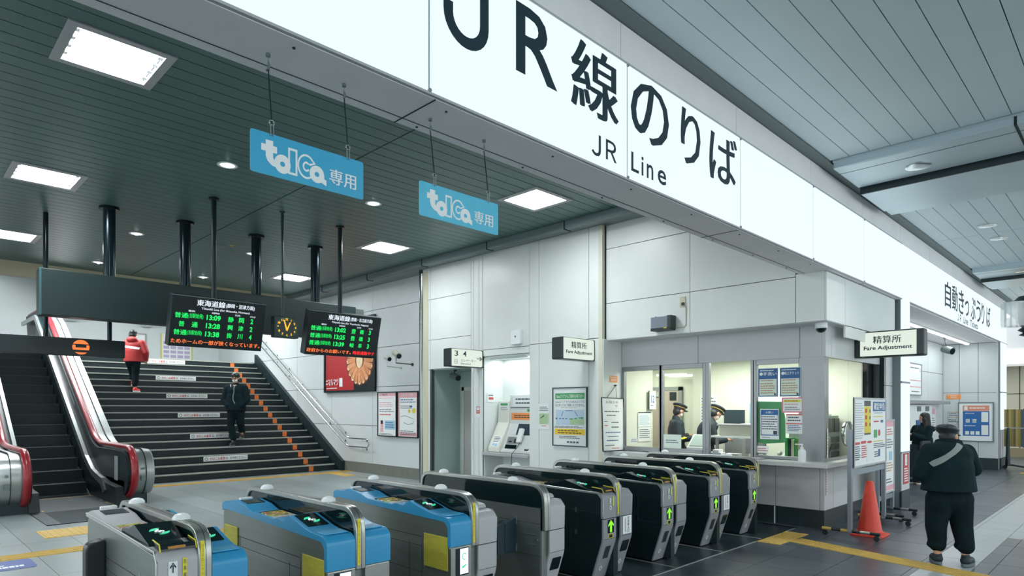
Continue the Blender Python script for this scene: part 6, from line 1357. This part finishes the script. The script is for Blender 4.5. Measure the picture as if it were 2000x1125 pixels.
for k, (z, r) in enumerate(((.86, .19), (.7, .215), (.45, .25), (.17, .285))): sk.v += [(-.01+r*math.cos(2*PI*i/n)*(1+.04*math.cos(7*2*PI*i/n)*k), .87*r*math.sin(2*PI*i/n), z) for i in range(n)]
sk.f += [(k*n+i, k*n+(i+1) % n, (k+1)*n+(i+1) % n, (k+1)*n+i) for k in range(3) for i in range(n)]+[tuple(range(n-1, -1, -1)), tuple(range(3*n, 4*n))]
blob('skirt', sk, M_SKIRT, root, .014, 5)
hair(root, J['head'], J['face'], 1.0)
hb = MB(); cap(hb, (.095, -.01, 1.44), (.14, -.03, 1.14), .092, .075); cap(hb, (.04, -.085, 1.40), (.03, -.12, 1.12), .035, .03); cap(hb, (.06, -.07, 1.36), (.05, -.10, 1.14), .04, .035); cap(hb, (.13, -.02, 1.18), (.15, -.03, 1.10), .07, .04)
blob('long_hair', hb, mat('brown hair', '#1e1a18', 0.65, noise=.3, scale=25, stretch=(1, 1, .1)), root, .010, 4)
blob('hood', MB().ell((.20, 0, 1.19), (.11, .13, .075), 14, 8), M_COAT, root, .012, 4)
obj('fur_trim', MB().tube([(.14+.05*math.cos(a), .10*math.sin(a), 1.225) for a in [2*PI*k/14 for k in range(14)]], .02, 6, True), mat('fur tan', '#8d7a52', 0.9), root, smooth=True)
face_parts(root, J['head'], J['face'], 1.0, False)
obj('paper_cup', MB().lathe([(.03, 1.12), (.045, 1.22), (.04, 1.22)], (-.26, .0, 0), 12), M_PAPER, root)
T_ = obj('shoulder_bag', MB().prism(rnd([(-.16, .74), (.06, .74), (.04, .95), (-.14, .95)], .03), -.27, -.20, 'y'), M_BLACK, root, bev=.015)
# the man in red climbing the stairs
M_RJ = mat('red jacket', '#a92a29', 0.6, noise=.12, scale=7, bump=.2)
J = dict(head=(-.04, .05, 1.50), face=(-.1, 1, -.1), neck=(-.02, .04, 1.36), pelvis=(-.02, 0, .84), shL=(-.22, .03, 1.28), elL=(-.28, .06, 1.03), wrL=(-.20, .22, .90), shR=(.20, .03, 1.28), elR=(.30, .02, 1.03), wrR=(.22, .16, .88),
         hpL=(-.12, .02, .80), knL=(-.16, .18, .58), anL=(-.20, .30, .256), toL=(-.22, .46, .2), hpR=(.06, .0, .80), knR=(.03, .02, .45), anR=(.03, .0, .085), toR=(.04, .16, .03))
root, jk = person('man in a red jacket with a white back band, climbing the stairs', (4.82, 18.74, 2.052), J, (M_RJ, M_TROUS), (mat('red shoe', '#d23a32', 0.5), M_WHITE), torso=[((.0, .0, 1.05), (.25, .17, .22)), ((0, .02, 1.2), (.24, .16, .15))], hems=[((0, 0, 1.05), (.245, .17), (-.01, 0, .79), (.245, .175))], arm_r=(.09, .065), leg_r=(.10, .075), coat='jacket')
hair(root, J['head'], J['face'], 1.04)
blob('hood', MB().ell((-.02, -.06, 1.36), (.14, .09, .085), 14, 8), M_RJ, root, .012, 4)
strap(root, jk, [lerp((-.21, -.2, 1.185), (.20, -.2, 1.125), q/12) for q in range(13)], .055, M_WHITE, 'reflective_band')
obj('hip_tag', MB().prism([(-.29, .95), (-.24, .95), (-.24, 1.1), (-.27, 1.13)], -.12, -.09, 'y'), M_YSTRIP, root)
face_parts(root, J['head'], J['face'], 1.0, True)
# the masked man coming down
J = dict(head=(.0, -.03, 1.70), face=(.05, -1, -.12), neck=(0, 0, 1.54), pelvis=(0, 0, .95), shL=(-.21, .0, 1.45), elL=(-.29, -.02, 1.17), wrL=(-.17, -.09, 1.02), shR=(.21, .0, 1.45), elR=(.29, -.02, 1.17), wrR=(.17, -.09, 1.02), hdL=(.6, .3, -.3), hdR=(-.6, .3, -.3),
         hpL=(-.10, 0, .92), knL=(-.11, -.05, .52), anL=(-.03, -.08, .085), toL=(-.03, -.24, .03), hpR=(.10, .02, .92), knR=(.10, .03, .56), anR=(.08, .20, .256), toR=(.10, .04, .21))
root, jk = person('man in black padded coat, black hat and white mask coming down the stairs', (6.50, 16.36, .684), J, (M_COAT, M_TROUS), (M_SHOE, M_SOLE), torso=[((0, 0, 1.22), (.24, .17, .24)), ((0, 0, 1.38), (.24, .16, .15))], hems=[((0, 0, 1.2), (.24, .17), (0, 0, .89), (.25, .18))], arm_r=(.10, .075), leg_r=(.105, .08), coat='padded_coat')
hair(root, J['head'], J['face'], 1.05); face_parts(root, J['head'], J['face'], 1.0, True, True)
blob('hat', MB().ell((0, -.01, 1.775), (.108, .12, .075), 16, 9), M_BLACK, root, .01, 3)
zp = [(0, -.22, 1.52), (.01, -.22, 1.45), (.02, -.22, 1.36), (.0, -.22, 1.26), (.0, -.22, 1.16), (.05, -.22, 1.06)]
strap(root, jk, zp, .018, mat('earphone cord', '#7e8d93', 0.5), 'earphone_cord')
obj('collar_pin', MB().box(-.09, -.135, 1.49, -.07, -.115, 1.55), M_WHITE, root)
# the two station officers in the booth
M_UNI = mat('navy uniform', '#12232d', 0.7, noise=.12, scale=8)
def peaked_cap(root, c, face, tilt=0):
    c = Vector(c); f = Vector(face).normalized(); r = f.cross(Vector((0, 0, 1))).normalized(); u = r.cross(f); q = Matrix((r, f, u)).transposed().to_quaternion()
    h = blob('peaked_cap', MB().ell(c+u*.105-f*.0, (.125, .145, .038), 18, 9, q).ell(c+u*.07, (.09, .108, .045), 16, 9, q), M_UNI, root, .008, 2)
    obj('cap_band', MB().tube([c+u*.068+r*.093*math.cos(a)+f*.112*math.sin(a) for a in [2*PI*k/20 for k in range(20)]], .008, 6, True, rr=.006), M_TACT, h, smooth=True)
    obj('cap_visor', MB().ell(c+u*.045+f*.12, (.08, .06, .012), 12, 6, q), M_GLOSSBLK, h, smooth=True)
J = dict(head=(.02, .03, 1.565), face=(.85, .35, -.32), neck=(-.03, .02, 1.42), pelvis=(-.03, 0, .92), shL=(-.05, .17, 1.35), elL=(.0, .22, 1.08), wrL=(.22, .22, 1.12), shR=(-.06, -.15, 1.35), elR=(-.03, -.20, 1.06), wrR=(.20, -.12, 1.08),
         hpL=(-.03, .1, .9), knL=(-.03, .1, .5), anL=(-.03, .1, .105), toL=(.12, .12, .05), hpR=(-.03, -.1, .9), knR=(-.03, -.1, .5), anR=(-.03, -.1, .105), toR=(.12, -.1, .05))
root, jk = person('station officer in navy uniform and peaked cap behind the second booth pane', (10.2, 6.0, .02), J, (M_UNI, M_UNI), (M_SHOE, M_SOLE), torso=[((-.03, 0, 1.2), (.15, .19, .24)), ((-.03, 0, .98), (.15, .18, .16)), ((-.02, 0, 1.33), (.13, .18, .10))], arm_r=(.07, .05), leg_r=(.085, .07), coat='uniform_jacket')
hair(root, J['head'], J['face'], .98); face_parts(root, J['head'], J['face'], 1.0, True); peaked_cap(root, J['head'], J['face'])
strap(root, jk, [(-.10+.2*q/8, -.25, 1.10+.01*math.sin(q)) for q in range(9)], .03, M_YSTRIP, 'yellow_band')
J = dict(head=(.10, .03, 1.53), face=(.8, .25, -.62), neck=(.02, .02, 1.40), pelvis=(-.10, 0, .92), shL=(-.02, .17, 1.32), elL=(.05, .22, 1.08), wrL=(.24, .18, 1.10), shR=(-.04, -.15, 1.32), elR=(.03, -.20, 1.06), wrR=(.22, -.10, 1.08),
         hpL=(-.10, .1, .9), knL=(-.10, .1, .5), anL=(-.10, .1, .105), toL=(.05, .12, .05), hpR=(-.10, -.1, .9), knR=(-.10, -.1, .5), anR=(-.10, -.1, .105), toR=(.05, -.1, .05))
root, jk = person('station officer bending over in navy uniform behind the open third pane', (10.12, 5.33, .02), J, (M_UNI, M_UNI), (M_SHOE, M_SOLE), torso=[((-.06, 0, 1.18), (.17, .19, .24)), ((-.09, 0, .98), (.15, .18, .16)), ((-.01, 0, 1.31), (.14, .18, .11))], arm_r=(.07, .05), leg_r=(.085, .07), coat='uniform_jacket')
hair(root, J['head'], J['face'], .98); face_parts(root, J['head'], J['face'], 1.0, True); peaked_cap(root, J['head'], (.85, .25, -.45))
